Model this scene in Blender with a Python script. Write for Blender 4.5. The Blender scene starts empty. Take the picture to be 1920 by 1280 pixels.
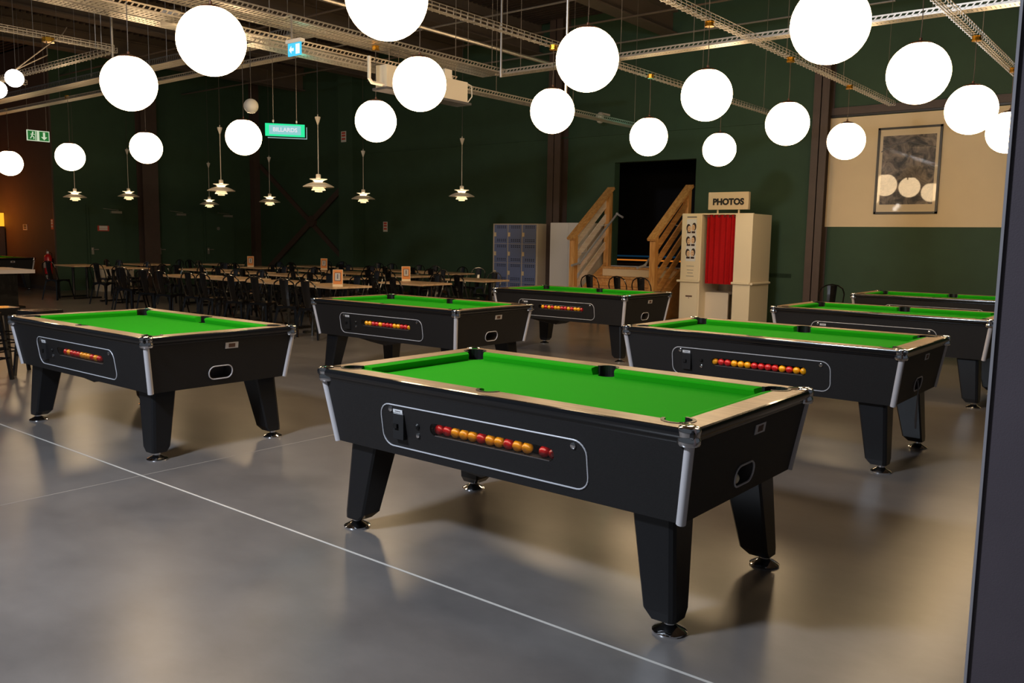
import bpy, bmesh, math, random
from mathutils import Vector, Matrix
from mathutils.geometry import tessellate_polygon

random.seed(7)
S = bpy.context.scene
COL = S.collection
PI = math.pi

# ------------------------------------------------------------------ camera
cam = bpy.data.cameras.new('camera')
cam.sensor_width = 36.0
cam.lens = 29.9525
cam.clip_start = 0.05
cam.clip_end = 200
camo = bpy.data.objects.new('camera', cam)
COL.objects.link(camo)
r_ = Vector((0.7784, 0.6276, 0.0157)).normalized()
f_ = Vector((-0.6222, 0.7737, -0.1192)).normalized()
u_ = r_.cross(f_).normalized()
r_ = f_.cross(u_).normalized()
M = Matrix((( r_.x, u_.x, -f_.x), (r_.y, u_.y, -f_.y), (r_.z, u_.z, -f_.z))).to_4x4()
M.translation = Vector((0, 0, 1.487))
camo.matrix_world = M
S.camera = camo

# ------------------------------------------------------------------ light
GLOBE_POWER = 17.0        # radiance of the opal globes
BULB_POWER = 130.0        # radiance of the small bulbs in the white pendants
S.view_settings.view_transform = 'Standard'
S.view_settings.look = 'None'
S.view_settings.exposure = 0.0
S.view_settings.gamma = 1.0
S.view_settings.use_curve_mapping = False
w = bpy.data.worlds.new('world')
S.world = w
w.use_nodes = True
bg = w.node_tree.nodes['Background']
bg.inputs[0].default_value = (0.78, 0.88, 1.0, 1)
bg.inputs[1].default_value = 0.075


def area(name, loc, target, sx, sy, power, color):
    l = bpy.data.lights.new(name, 'AREA')
    l.shape = 'RECTANGLE'
    l.size, l.size_y, l.energy, l.color = sx, sy, power, color
    o = bpy.data.objects.new(name, l)
    COL.objects.link(o)
    o.location = loc
    o.rotation_euler = (Vector(target) - Vector(loc)).to_track_quat('-Z', 'Y').to_euler()
    return o


def point(name, loc, power, color, r=0.05):
    l = bpy.data.lights.new(name, 'POINT')
    l.energy, l.color, l.shadow_soft_size = power, color, r
    o = bpy.data.objects.new(name, l)
    COL.objects.link(o)
    o.location = loc
    return o


area('assumed_cool_light', (-4.2, -1.0, 4.4), (-3.4, 3.2, 0.0), 0.8, 0.5, 370, (0.78, 0.87, 1.0))  # assumed unseen light up left of the camera, position taken from table shadows
point('assumed_orange_light', (-25.3, 8.6, 1.9), 34, (1.0, 0.25, 0.03), 0.1)  # assumed light out of view beside the machine, casts orange on the return wall
point('green_tray_fill', (-8.25, 6.35, 3.42), 1.2, (0.1, 1.0, 0.75), 0.03)  # added unseen light, tints the tray underside green
point('assumed_green_light', (-7.75, 13.3, 3.35), 5, (0.1, 1.0, 0.75), 0.05)  # assumed unseen source, no exit sign built; greens the doorway jamb and tray end


# ------------------------------------------------------------------ materials
def lin(c):
    c = c / 255.0
    return c / 12.92 if c <= 0.04045 else ((c + 0.055) / 1.055) ** 2.4


def rgb(r, g, b):
    return (lin(r), lin(g), lin(b), 1)


def mat(name, col, rough=0.5, metal=0.0, spec=0.5, emit=None, es=0.0, coat=0.0, noise=0.0, nscale=8.0, bump=0.0, bscale=200.0, stretch=None):
    m = bpy.data.materials.new(name)
    m.use_nodes = True
    nt = m.node_tree
    b = nt.nodes['Principled BSDF']
    b.inputs['Base Color'].default_value = col
    b.inputs['Roughness'].default_value = rough
    b.inputs['Metallic'].default_value = metal
    b.inputs['Specular IOR Level'].default_value = spec
    b.inputs['Coat Weight'].default_value = coat
    if emit:
        b.inputs['Emission Color'].default_value = emit
        b.inputs['Emission Strength'].default_value = es
    if noise or bump:
        tc = nt.nodes.new('ShaderNodeTexCoord')
        mp = nt.nodes.new('ShaderNodeMapping')
        if stretch:
            mp.inputs['Scale'].default_value = stretch
        nt.links.new(tc.outputs['Object'], mp.inputs['Vector'])
    if noise:
        n = nt.nodes.new('ShaderNodeTexNoise')
        n.inputs['Scale'].default_value = nscale
        n.inputs['Detail'].default_value = 6
        nt.links.new(mp.outputs['Vector'], n.inputs['Vector'])
        mx = nt.nodes.new('ShaderNodeMix')
        mx.data_type = 'RGBA'
        mx.inputs['A'].default_value = tuple(c * (1 - noise) for c in col[:3]) + (1,)
        mx.inputs['B'].default_value = tuple(min(1, c * (1 + noise)) for c in col[:3]) + (1,)
        nt.links.new(n.outputs['Fac'], mx.inputs['Factor'])
        nt.links.new(mx.outputs['Result'], b.inputs['Base Color'])
    if bump:
        n2 = nt.nodes.new('ShaderNodeTexNoise')
        n2.inputs['Scale'].default_value = bscale
        n2.inputs['Detail'].default_value = 3
        nt.links.new(mp.outputs['Vector'], n2.inputs['Vector'])
        bp = nt.nodes.new('ShaderNodeBump')
        bp.inputs['Strength'].default_value = bump
        bp.inputs['Distance'].default_value = 0.004
        nt.links.new(n2.outputs['Fac'], bp.inputs['Height'])
        nt.links.new(bp.outputs['Normal'], b.inputs['Normal'])
    return m


def emis(name, col, strength):
    m = bpy.data.materials.new(name)
    m.use_nodes = True
    nt = m.node_tree
    nt.nodes.clear()
    e = nt.nodes.new('ShaderNodeEmission')
    e.inputs[0].default_value = col
    e.inputs[1].default_value = strength
    o = nt.nodes.new('ShaderNodeOutputMaterial')
    nt.links.new(e.outputs[0], o.inputs[0])
    return m


def floor_mat():
    m = bpy.data.materials.new('polished_concrete')
    m.use_nodes = True
    nt = m.node_tree
    b = nt.nodes['Principled BSDF']
    tc = nt.nodes.new('ShaderNodeTexCoord')

    def noise(scale, detail, rough=0.55, stretch=(1, 1, 1), dist=0.0):
        mp = nt.nodes.new('ShaderNodeMapping')
        mp.inputs['Scale'].default_value = stretch
        nt.links.new(tc.outputs['Object'], mp.inputs['Vector'])
        n = nt.nodes.new('ShaderNodeTexNoise')
        n.inputs['Scale'].default_value = scale
        n.inputs['Detail'].default_value = detail
        n.inputs['Roughness'].default_value = rough
        n.inputs['Distortion'].default_value = dist
        nt.links.new(mp.outputs['Vector'], n.inputs['Vector'])
        return n
    n1 = noise(0.8, 6, 0.55, (1, 1.2, 1), 0.3)
    n2 = noise(2.4, 9, 0.62, (1.0, 1.4, 1), 0.0)
    n3 = noise(60.0, 3)
    ad = nt.nodes.new('ShaderNodeMath'); ad.operation = 'MULTIPLY_ADD'
    ad.inputs[1].default_value = 0.5
    nt.links.new(n2.outputs['Fac'], ad.inputs[0])
    m0 = nt.nodes.new('ShaderNodeMath'); m0.operation = 'MULTIPLY'; m0.inputs[1].default_value = 0.5
    nt.links.new(n1.outputs['Fac'], m0.inputs[0])
    nt.links.new(m0.outputs[0], ad.inputs[2])
    cr = nt.nodes.new('ShaderNodeValToRGB')
    cr.color_ramp.elements[0].position = 0.30
    cr.color_ramp.elements[0].color = (0.112, 0.101, 0.096, 1)
    cr.color_ramp.elements[1].position = 0.72
    cr.color_ramp.elements[1].color = (0.215, 0.195, 0.182, 1)
    nt.links.new(ad.outputs[0], cr.inputs['Fac'])
    nt.links.new(cr.outputs['Color'], b.inputs['Base Color'])
    rr = nt.nodes.new('ShaderNodeMapRange')
    rr.inputs['From Min'].default_value = 0.3
    rr.inputs['From Max'].default_value = 0.7
    rr.inputs['To Min'].default_value = 0.277
    rr.inputs['To Max'].default_value = 0.30
    nt.links.new(n2.outputs['Fac'], rr.inputs['Value'])
    nt.links.new(rr.outputs['Result'], b.inputs['Roughness'])
    bp = nt.nodes.new('ShaderNodeBump')
    bp.inputs['Strength'].default_value = 0.008
    bp.inputs['Distance'].default_value = 0.01
    ad2 = nt.nodes.new('ShaderNodeMath'); ad2.operation = 'MULTIPLY_ADD'; ad2.inputs[1].default_value = 0.15
    nt.links.new(n3.outputs['Fac'], ad2.inputs[0])
    nt.links.new(n2.outputs['Fac'], ad2.inputs[2])
    nt.links.new(ad2.outputs[0], bp.inputs['Height'])
    b.inputs['Specular IOR Level'].default_value = 0.55
    return m


def wood_mat(name, c1, c2, rough=0.5, axis=0, scale=3.0):
    m = bpy.data.materials.new(name)
    m.use_nodes = True
    nt = m.node_tree
    b = nt.nodes['Principled BSDF']
    tc = nt.nodes.new('ShaderNodeTexCoord')
    mp = nt.nodes.new('ShaderNodeMapping')
    sc = [9, 9, 9]
    sc[axis] = 0.9
    mp.inputs['Scale'].default_value = sc
    nt.links.new(tc.outputs['Object'], mp.inputs['Vector'])
    n = nt.nodes.new('ShaderNodeTexNoise')
    n.inputs['Scale'].default_value = scale
    n.inputs['Detail'].default_value = 7
    n.inputs['Distortion'].default_value = 0.7
    nt.links.new(mp.outputs['Vector'], n.inputs['Vector'])
    cr = nt.nodes.new('ShaderNodeValToRGB')
    cr.color_ramp.elements[0].position = 0.35
    cr.color_ramp.elements[0].color = c1
    cr.color_ramp.elements[1].position = 0.68
    cr.color_ramp.elements[1].color = c2
    nt.links.new(n.outputs['Fac'], cr.inputs['Fac'])
    nt.links.new(cr.outputs['Color'], b.inputs['Base Color'])
    b.inputs['Roughness'].default_value = rough
    return m


def glass_pane_mat():
    m = bpy.data.materials.new('clear_pane')
    m.use_nodes = True
    nt = m.node_tree
    nt.nodes.clear()
    t = nt.nodes.new('ShaderNodeBsdfTransparent')
    g = nt.nodes.new('ShaderNodeBsdfGlossy')
    g.inputs['Roughness'].default_value = 0.08
    mx = nt.nodes.new('ShaderNodeMixShader')
    fr = nt.nodes.new('ShaderNodeFresnel')
    fr.inputs[0].default_value = 1.45
    o = nt.nodes.new('ShaderNodeOutputMaterial')
    nt.links.new(fr.outputs[0], mx.inputs[0])
    nt.links.new(t.outputs[0], mx.inputs[1])
    nt.links.new(g.outputs[0], mx.inputs[2])
    nt.links.new(mx.outputs[0], o.inputs[0])
    return m


def photo_mat(name):
    # grey brown tones of an old photograph print
    m = bpy.data.materials.new(name)
    m.use_nodes = True
    nt = m.node_tree
    b = nt.nodes['Principled BSDF']
    tc = nt.nodes.new('ShaderNodeTexCoord')
    n = nt.nodes.new('ShaderNodeTexNoise')
    n.inputs['Scale'].default_value = 4.5
    n.inputs['Detail'].default_value = 9
    n.inputs['Roughness'].default_value = 0.66
    n.inputs['Distortion'].default_value = 1.3
    nt.links.new(tc.outputs['Object'], n.inputs['Vector'])
    cr = nt.nodes.new('ShaderNodeValToRGB')
    cr.color_ramp.elements[0].position = 0.40
    cr.color_ramp.elements[0].color = rgb(24, 19, 18)
    cr.color_ramp.elements[1].position = 0.76
    cr.color_ramp.elements[1].color = rgb(176, 156, 140)
    nt.links.new(n.outputs['Fac'], cr.inputs['Fac'])
    nt.links.new(cr.outputs['Color'], b.inputs['Base Color'])
    b.inputs['Roughness'].default_value = 0.5
    b.inputs['Coat Weight'].default_value = 1.0
    b.inputs['Coat Roughness'].default_value = 0.02
    return m


MT = dict(
    floor=floor_mat(),
    joint=mat('joint_sealant', rgb(205, 200, 192), 0.6),
    joint_fine=mat('fine_joint', rgb(165, 158, 150), 0.6),
    green_wall=mat('dark_green_paint', rgb(50, 74, 52), 0.72, noise=0.18, nscale=3, bump=0.25, bscale=160),
    orange_lit_green=mat('orange_lit_green_paint', rgb(92, 74, 58), 0.8, noise=0.15, nscale=3, bump=0.25, bscale=160),  # green wall browned, orange light put into the paint colour
    cream=mat('cream_paint', rgb(228, 205, 168), 0.75, noise=0.06, nscale=2, bump=0.15, bscale=160),
    brown=mat('brown_steel_paint', rgb(78, 62, 54), 0.55, noise=0.2, nscale=5),
    ceiling=mat('dark_roof_deck', rgb(62, 50, 44), 0.7, noise=0.25, nscale=2),
    beam=mat('roof_beam', rgb(98, 84, 72), 0.7, noise=0.25, nscale=2),
    partition=mat('dark_partition_paint', rgb(84, 76, 82), 0.34, noise=0.12, nscale=6, bump=0.12, bscale=240),
    bead=mat('grey_corner_bead', rgb(150, 146, 150), 0.4),
    laminate=mat('black_laminate', rgb(28, 26, 26), 0.55, spec=0.4, noise=0.25, nscale=90, bump=0.25, bscale=350),
    leg=mat('black_leg_laminate', rgb(23, 23, 25), 0.30, noise=0.15, nscale=60, bump=0.06, bscale=300),
    black_gloss=mat('black_bullnose', rgb(20, 20, 22), 0.16, coat=0.4),
    rail=wood_mat('bronze_rail_laminate', rgb(150, 118, 84), rgb(176, 142, 104), 0.36, 0, 4.0),
    cloth=mat('green_baize', (0.018, 0.37, 0.006, 1), 0.95, spec=0.12, noise=0.10, nscale=160, bump=0.2, bscale=700),
    pocket=mat('black_pocket_plastic', rgb(20, 19, 19), 0.4),
    chrome=mat('chrome', rgb(225, 225, 228), 0.08, 1.0),
    trim=mat('satin_silver_trim', rgb(206, 202, 204), 0.42, 0.1),
    panel_line=mat('silver_line', rgb(205, 205, 210), 0.35, 0.2),
    recess=mat('dark_recess', rgb(16, 14, 15), 0.8),
    sill=mat('grey_recess_sill', rgb(88, 82, 80), 0.6),
    sticker=mat('white_sticker', rgb(228, 228, 230), 0.5),
    grey_ink=mat('grey_ink', rgb(110, 108, 110), 0.6),
    red_ink=mat('red_ink', rgb(178, 44, 38), 0.6),
    red_ball=mat('red_ball', rgb(205, 26, 32), 0.12, coat=0.5),
    yellow_ball=mat('yellow_ball', rgb(250, 170, 8), 0.12, coat=0.5),
    cue_ball=mat('cue_ball', rgb(235, 222, 190), 0.12, coat=0.5),
    pane=glass_pane_mat(),
    globe=emis('opal_globe_glow', (1.0, 0.71, 0.40, 1), GLOBE_POWER),
    cap=mat('bronze_globe_cap', rgb(96, 62, 44), 0.4, 0.5),
    brass=mat('brass_canopy', rgb(216, 158, 50), 0.25, 0.9),
    cable=mat('dark_cable', rgb(70, 62, 56), 0.5),
    wire=mat('steel_wire', rgb(150, 140, 128), 0.4, 0.6),
    galv=mat('galvanised_steel', rgb(205, 196, 184), 0.36, 0.85, noise=0.12, nscale=20),
    lamp_shade=mat('white_lamp_shade', rgb(235, 224, 205), 0.45),
    bulb=emis('lamp_bulb_glow', (1.0, 0.86, 0.62, 1), BULB_POWER),
    window_fill=emis('window_fill_glow', (1.0, 0.85, 0.65, 1), 4.0),  # added glow for the ball windows, not a fitted lamp
    opal=None,
    spot=emis('bare_bulb_glow', (1.0, 0.9, 0.8, 1), 14.0),
    white_plastic=mat('white_plastic', rgb(222, 212, 198), 0.5),
    ac=mat('painted_white_metal', rgb(214, 202, 184), 0.45),
    black_metal=mat('black_gloss_metal', rgb(17, 15, 14), 0.2, 0.0, coat=0.5),
    table_wood=wood_mat('light_table_wood', rgb(190, 150, 108), rgb(222, 188, 146), 0.42),
    white_top=mat('white_table_top', rgb(225, 212, 205), 0.4),
    orange_card=mat('orange_card', rgb(226, 138, 62), 0.6),
    card_edge=mat('cream_card_edge', rgb(236, 210, 165), 0.6),
    card_print=mat('grey_card_print', rgb(205, 190, 172), 0.6),
    brown_ink=mat('brown_ink', rgb(96, 66, 50), 0.6),
    locker_frame=mat('beige_locker_steel', rgb(206, 190, 168), 0.45),
    locker_door=mat('blue_grey_locker_door', rgb(112, 124, 164), 0.4),
    cabinet_white=mat('white_cabinet', rgb(228, 220, 212), 0.45),
    pine=wood_mat('orange_pine', rgb(196, 132, 66), rgb(232, 178, 108), 0.5, 2, 3.0),
    pine_x=wood_mat('orange_pine_board', rgb(198, 136, 72), rgb(230, 176, 108), 0.5, 1, 3.0),
    pine_lit=wood_mat('lit_pine_board', rgb(228, 204, 180), rgb(246, 230, 212), 0.5, 1, 3.0),  # same pine made paler, light on the slats put into the colour
    osb=mat('particle_board', rgb(178, 122, 62), 0.75, noise=0.35, nscale=14),
    pipe=mat('galvanised_pipe', rgb(188, 188, 192), 0.35, 0.4),
    pipe_dark=mat('grey_plastic_grip', rgb(70, 66, 62), 0.5),
    booth=mat('cream_booth_laminate', rgb(238, 222, 190), 0.42, noise=0.03, nscale=2),
    booth_in=mat('booth_inside', rgb(226, 212, 190), 0.6),
    curtain=mat('red_curtain', rgb(176, 18, 22), 0.85, spec=0.2, noise=0.12, nscale=30),
    ink=mat('black_ink', rgb(24, 22, 24), 0.6),
    skin=mat('printed_skin_tone', rgb(232, 196, 158), 0.6),
    hair=mat('printed_hair_tone', rgb(52, 32, 28), 0.6),
    photo=photo_mat('photo_print'),
    mat_board=mat('picture_mount', rgb(224, 204, 172), 0.6, coat=1.0),
    frame=mat('black_frame', rgb(34, 28, 24), 0.4),
    red_steel=mat('red_extinguisher', rgb(190, 24, 26), 0.3, coat=0.3),
    sign_red=mat('red_sign', rgb(205, 70, 50), 0.6),
    sign_white=mat('white_sign', rgb(220, 215, 205), 0.6),
    exit_green=emis('green_exit_panel', rgb(40, 110, 50), 0.9),
    exit_white=emis('white_exit_panel', rgb(225, 240, 205), 0.75),
    bill_green=emis('green_sign_glow', (0.03, 0.80, 0.33, 1), 1.1),
    bill_mid=emis('blue_sign_glow', (0.28, 0.62, 0.62, 1), 1.0),
    bill_white=emis('white_letter_glow', (0.84, 0.80, 0.88, 1), 0.95),
    acrylic=emis('lit_acrylic_edge', (0.42, 0.62, 0.60, 1), 0.75),
    cyan=emis('cyan_exit_panel', (0.08, 0.62, 0.95, 1), 1.1),
    white_lit=emis('white_lit_symbol', (0.85, 0.95, 1.0, 1), 1.1),
    void=mat('black_stage_wall', rgb(18, 18, 24), 0.8),
    orange_led=emis('orange_light_strip', (1.0, 0.28, 0.03, 1), 0.5),
    blue_led=emis('blue_light_strip', (0.05, 0.25, 0.5, 1), 0.08),
    orange_panel=emis('orange_machine_panel', (1.0, 0.36, 0.02, 1), 1.6),
    machine=mat('grey_machine', rgb(70, 68, 72), 0.4),
)


def opal_mat():
    m = mat('opal_shade', rgb(240, 228, 205), 0.5)
    nt = m.node_tree
    b = nt.nodes['Principled BSDF']
    tr = nt.nodes.new('ShaderNodeBsdfTranslucent')
    tr.inputs[0].default_value = (0.9, 0.82, 0.68, 1)
    mx = nt.nodes.new('ShaderNodeMixShader')
    mx.inputs[0].default_value = 0.5
    nt.links.new(b.outputs[0], mx.inputs[1])
    nt.links.new(tr.outputs[0], mx.inputs[2])
    nt.links.new(mx.outputs[0], nt.nodes['Material Output'].inputs[0])
    return m


MT['opal'] = opal_mat()

# ------------------------------------------------------------------ mesh helpers
class MB:
    def __init__(self):
        self.bm = bmesh.new()

    def box(self, c, s, rot=None):
        c = Vector(c)
        hx, hy, hz = s[0] / 2, s[1] / 2, s[2] / 2
        vs = []
        for x, y, z in ((-1, -1, -1), (1, -1, -1), (1, 1, -1), (-1, 1, -1), (-1, -1, 1), (1, -1, 1), (1, 1, 1), (-1, 1, 1)):
            v = Vector((x * hx, y * hy, z * hz))
            if rot is not None:
                v = rot @ v
            vs.append(self.bm.verts.new(c + v))
        for f in ((0, 3, 2, 1), (4, 5, 6, 7), (0, 1, 5, 4), (1, 2, 6, 5), (2, 3, 7, 6), (3, 0, 4, 7)):
            self.bm.faces.new([vs[i] for i in f])
        return self

    def b(self, x0, x1, y0, y1, z0, z1):
        return self.box(((x0 + x1) / 2, (y0 + y1) / 2, (z0 + z1) / 2), (abs(x1 - x0), abs(y1 - y0), abs(z1 - z0)))

    def bar(self, p, q, w, h, up=(0, 0, 1)):
        p, q = Vector(p), Vector(q)
        d = (q - p)
        L = d.length
        d.normalize()
        up = Vector(up)
        if abs(d.dot(up)) > 0.99:
            up = Vector((0, 1, 0))
        s = d.cross(up).normalized()
        t = s.cross(d)
        rot = Matrix((d, s, t)).transposed()
        return self.box((p + q) / 2, (L, w, h), rot)

    def rings(self, rings, closed=True, caps=True):
        vr = [[self.bm.verts.new(Vector(p)) for p in r] for r in rings]
        n = len(vr[0])
        for a, b in zip(vr, vr[1:]):
            for i in range(n if closed else n - 1):
                j = (i + 1) % n
                try:
                    self.bm.faces.new((a[i], a[j], b[j], b[i]))
                except ValueError:
                    pass
        if caps:
            if len(vr[0]) > 2:
                try:
                    self.bm.faces.new(list(reversed(vr[0])))
                    self.bm.faces.new(vr[-1])
                except ValueError:
                    pass
        return self

    def lathe(self, c, prof, n=16, axis='z', caps=True):
        c = Vector(c)
        rings = []
        for r, z in prof:
            ring = []
            for i in range(n):
                a = 2 * PI * i / n
                v = Vector((r * math.cos(a), r * math.sin(a), z))
                if axis == 'x':
                    v = Vector((z, v.x, v.y))
                elif axis == 'y':
                    v = Vector((v.y, z, v.x))
                ring.append(c + v)
            rings.append(ring)
        return self.rings(rings, True, caps)

    def tube(self, pts, r, n=8, closed=False):
        pts = [Vector(p) for p in pts]
        m = len(pts)
        rings = []
        prev = None
        for i, p in enumerate(pts):
            if closed:
                t = pts[(i + 1) % m] - pts[i - 1]
            else:
                t = pts[min(i + 1, m - 1)] - pts[max(i - 1, 0)]
            t.normalize()
            if prev is None:
                ref = Vector((0, 0, 1)) if abs(t.z) < 0.9 else Vector((1, 0, 0))
            else:
                ref = prev
            s = (ref - t * ref.dot(t)).normalized()
            prev = s
            k = t.cross(s)
            rr = r[i] if isinstance(r, (list, tuple)) else r
            rings.append([p + s * rr * math.cos(2 * PI * j / n) + k * rr * math.sin(2 * PI * j / n) for j in range(n)])
        if closed:
            rings.append(rings[0])
        return self.rings(rings, True, not closed)

    def sphere(self, c, r, n=16, m=10, top=None, bot=None):
        prof = []
        for i in range(m + 1):
            a = -PI / 2 + PI * i / m
            rr, z = r * math.cos(a), r * math.sin(a)
            if top is not None and z > top:
                continue
            prof.append((max(rr, 1e-4), z))
        if top is not None:
            prof.append((math.sqrt(max(r * r - top * top, 1e-6)), top))
        return self.lathe(c, prof, n)

    def holed(self, outer, holes, f):
        loops = [[Vector((x, y, 0)) for x, y in outer]] + [[Vector((x, y, 0)) for x, y in h] for h in holes]
        flat = [p for l in loops for p in l]
        vs = [self.bm.verts.new(Vector(f(p.x, p.y))) for p in flat]
        for t in tessellate_polygon(loops):
            try:
                self.bm.faces.new([vs[i] for i in t])
            except ValueError:
                pass
        return self

    def poly(self, pts):
        self.bm.faces.new([self.bm.verts.new(Vector(p)) for p in pts])
        return self

    def prism(self, pts, f0, f1):
        return self.rings([[f0(*p) for p in pts], [f1(*p) for p in pts]], True, True)

    def bevel(self, w, seg=1):
        bmesh.ops.remove_doubles(self.bm, verts=self.bm.verts, dist=1e-5)
        bmesh.ops.bevel(self.bm, geom=list(self.bm.edges), offset=w, segments=seg, affect='EDGES', profile=0.5, clamp_overlap=True)
        return self

    def done(self, name, material, parent=None, smooth=False, loc=None, rot=None):
        bmesh.ops.remove_doubles(self.bm, verts=self.bm.verts, dist=1e-6)
        bmesh.ops.recalc_face_normals(self.bm, faces=self.bm.faces)
        me = bpy.data.meshes.new(name)
        self.bm.to_mesh(me)
        self.bm.free()
        me.materials.append(MT[material] if isinstance(material, str) else material)
        if smooth:
            me.polygons.foreach_set('use_smooth', [True] * len(me.polygons))
            me.set_sharp_from_angle(angle=math.radians(40))
        return link(name, me, parent, loc, rot)


KIDS = {}


def link(name, data, parent=None, loc=None, rot=None):
    o = bpy.data.objects.new(name, data)
    COL.objects.link(o)
    if parent:
        o.parent = parent
        KIDS.setdefault(parent.name, []).append(o)
    if loc is not None:
        o.location = loc
    if rot is not None:
        o.rotation_euler = rot
    return o


def tag(o, label, cat, group=None, kind=None):
    if label:
        o['label'] = label
    if cat:
        o['category'] = cat
    if group:
        o['group'] = group
    if kind:
        o['kind'] = kind
    return o


def thing(name, label, cat, loc=(0, 0, 0), rz=0.0, group=None):
    o = link(name, None, None, loc, (0, 0, rz))
    return tag(o, label, cat, group)


def copy_tree(o, parent=None):
    c = o.copy()
    COL.objects.link(c)
    if parent:
        c.parent = parent
        KIDS.setdefault(parent.name, []).append(c)
    for k in KIDS.get(o.name, []):
        copy_tree(k, c)
    return c


def struct(o, label=None):
    o['kind'] = 'structure'
    if label:
        o['label'] = label
    return o


def part_label(o, label):
    o['label'] = label
    return o


def text_mesh(name, body, size, material, parent, loc, rot, extrude=0.001, bold=0.0, align='CENTER'):
    cu = bpy.data.curves.new(name, 'FONT')
    cu.body = body
    cu.size = size
    cu.extrude = extrude
    cu.offset = bold
    cu.align_x = align
    cu.align_y = 'CENTER'
    cu.resolution_u = 4
    tmp = bpy.data.objects.new('tmp', cu)
    COL.objects.link(tmp)
    bpy.context.view_layer.update()
    me = bpy.data.meshes.new_from_object(tmp.evaluated_get(bpy.context.evaluated_depsgraph_get()))
    bpy.data.objects.remove(tmp)
    me.name = name
    me.materials.clear()
    me.materials.append(MT[material])
    return link(name, me, parent, loc, rot)


def arc(cx, cy, r, a0, a1, n):
    return [(cx + r * math.cos(math.radians(a0 + (a1 - a0) * i / n)), cy + r * math.sin(math.radians(a0 + (a1 - a0) * i / n))) for i in range(n + 1)]


def rrect(x0, x1, y0, y1, r, n=6):
    return (arc(x1 - r, y0 + r, r, -90, 0, n) + arc(x1 - r, y1 - r, r, 0, 90, n) + arc(x0 + r, y1 - r, r, 90, 180, n) + arc(x0 + r, y0 + r, r, 180, 270, n))


RX90 = (PI / 2, 0, 0)            # text facing -Y
FACE_PX = (PI / 2, 0, PI / 2)    # text facing +X

# ------------------------------------------------------------------ the room
YB = 15.55     # back wall
XL = -22.6     # left wall
ZC = 6.2
fl = struct(MB().b(-42, 8, -6, 17, -0.1, 0).done('floor', 'floor'), 'polished grey concrete floor')
MB().b(-42, -0.45, 2.563, 2.575, 0, 0.0012).done('joint_line', 'joint', fl)
MB().b(-0.45, 8, 2.563, 2.575, 0, 0.0012).done('joint_line', 'joint', fl)
MB().b(-4.995, -4.989, -6, 15.5, 0, 0.0008).done('joint_line', 'joint_fine', fl)

# back wall with the stage doorway
OX0, OX1, OZ0, OZ1 = -9.80, -7.92, 0.95, 3.12
wb = MB()
wb.b(XL - 0.2, OX0, YB, YB + 0.2, 0, ZC)
wb.b(OX1, 8, YB, YB + 0.2, 0, ZC)
wb.b(OX0, OX1, YB, YB + 0.2, OZ1, ZC)
wb.b(OX0, OX1, YB, YB + 0.2, 0, OZ0)
wback = struct(wb.done('wall_back', 'green_wall'), 'dark green back wall with a stage doorway')
MB().b(XL, -17.9, YB - 0.012, YB, 3.69, 3.72).done('wall_seam', 'green_wall', wback)
MB().b(-17.9, -5.4, YB - 0.03, YB, 3.69, 3.72).done('wall_seam', 'green_wall', wback)
MB().b(-5.33, 8, YB - 0.02, YB, 1.795, 3.69).done('cream_panel', 'cream', wback)
part_label(wback.children[-1], 'cream painted upper wall panel')
MB().b(-5.33, 8, YB - 0.05, YB, 3.70, 3.735).done('cornice', 'frame', wback)
MB().b(-5.33, 8, YB - 0.08, YB, 3.735, 3.86).done('cornice_beam', 'brown', wback)
# stage room behind the doorway
sr = MB()
sr.b(-12.5, -6.0, 19.6, 19.7, 0.9, 4.4)
sr.b(-12.6, -12.5, YB + 0.2, 19.7, 0.9, 4.4)
sr.b(-6.0, -5.9, YB + 0.2, 19.7, 0.9, 4.4)
sr.b(-12.6, -5.9, YB + 0.2, 19.7, 4.4, 4.5)
stage = struct(sr.done('wall_stage', 'void'), 'unlit black room beyond the doorway')
MB().b(-12.6, -5.9, YB, 19.7, 0.85, 0.93).done('floor_stage', 'void', stage)
MB().b(-12.4, -6.1, 18.55, 18.6, 1.00, 1.035).done('light_strip', 'orange_led', stage)
part_label(stage.children[-1], 'orange light strip')
MB().b(-12.4, -6.1, 18.8, 18.83, 1.09, 1.13).done('light_strip', 'blue_led', stage)
part_label(stage.children[-1], 'dim blue light strip')
MB().b(OX0, OX1, YB - 0.04, YB + 0.22, 0.925, 0.965).done('threshold', 'trim', stage)

# left wall and the orange lit wall that returns from it
wl = struct(MB().b(XL - 0.2, XL, 9.62, YB + 0.2, 0, ZC).done('wall_left', 'green_wall'), 'dark green left wall with doors')
wo = struct(MB().b(-42, XL - 0.001, 9.62, 9.82, 0, ZC).done('wall_return', 'orange_lit_green'), 'green wall coloured brown as if orange lit, glowing at its far left')
MB().b(-42, XL - 0.001, 9.59, 9.62, 0, 0.1).done('baseboard_return', 'brown', wo)
struct(MB().b(XL - 0.002, XL + 0.02, 9.60, 9.64, 0, ZC).done('trim_corner', 'brown'))

# right foreground partition
wr = struct(MB().b(-0.395, 1.6, 2.47, 2.85, 0, ZC).done('wall_right', 'partition'), 'dark glossy partition at the right edge')
MB().b(-0.402, -0.395, 2.462, 2.475, 0, ZC).done('corner_bead', 'bead', wr)
MB().b(-0.395, 1.6, 2.462, 2.47, 0, 0.16).done('baseboard_right', 'partition', wr)

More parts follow.
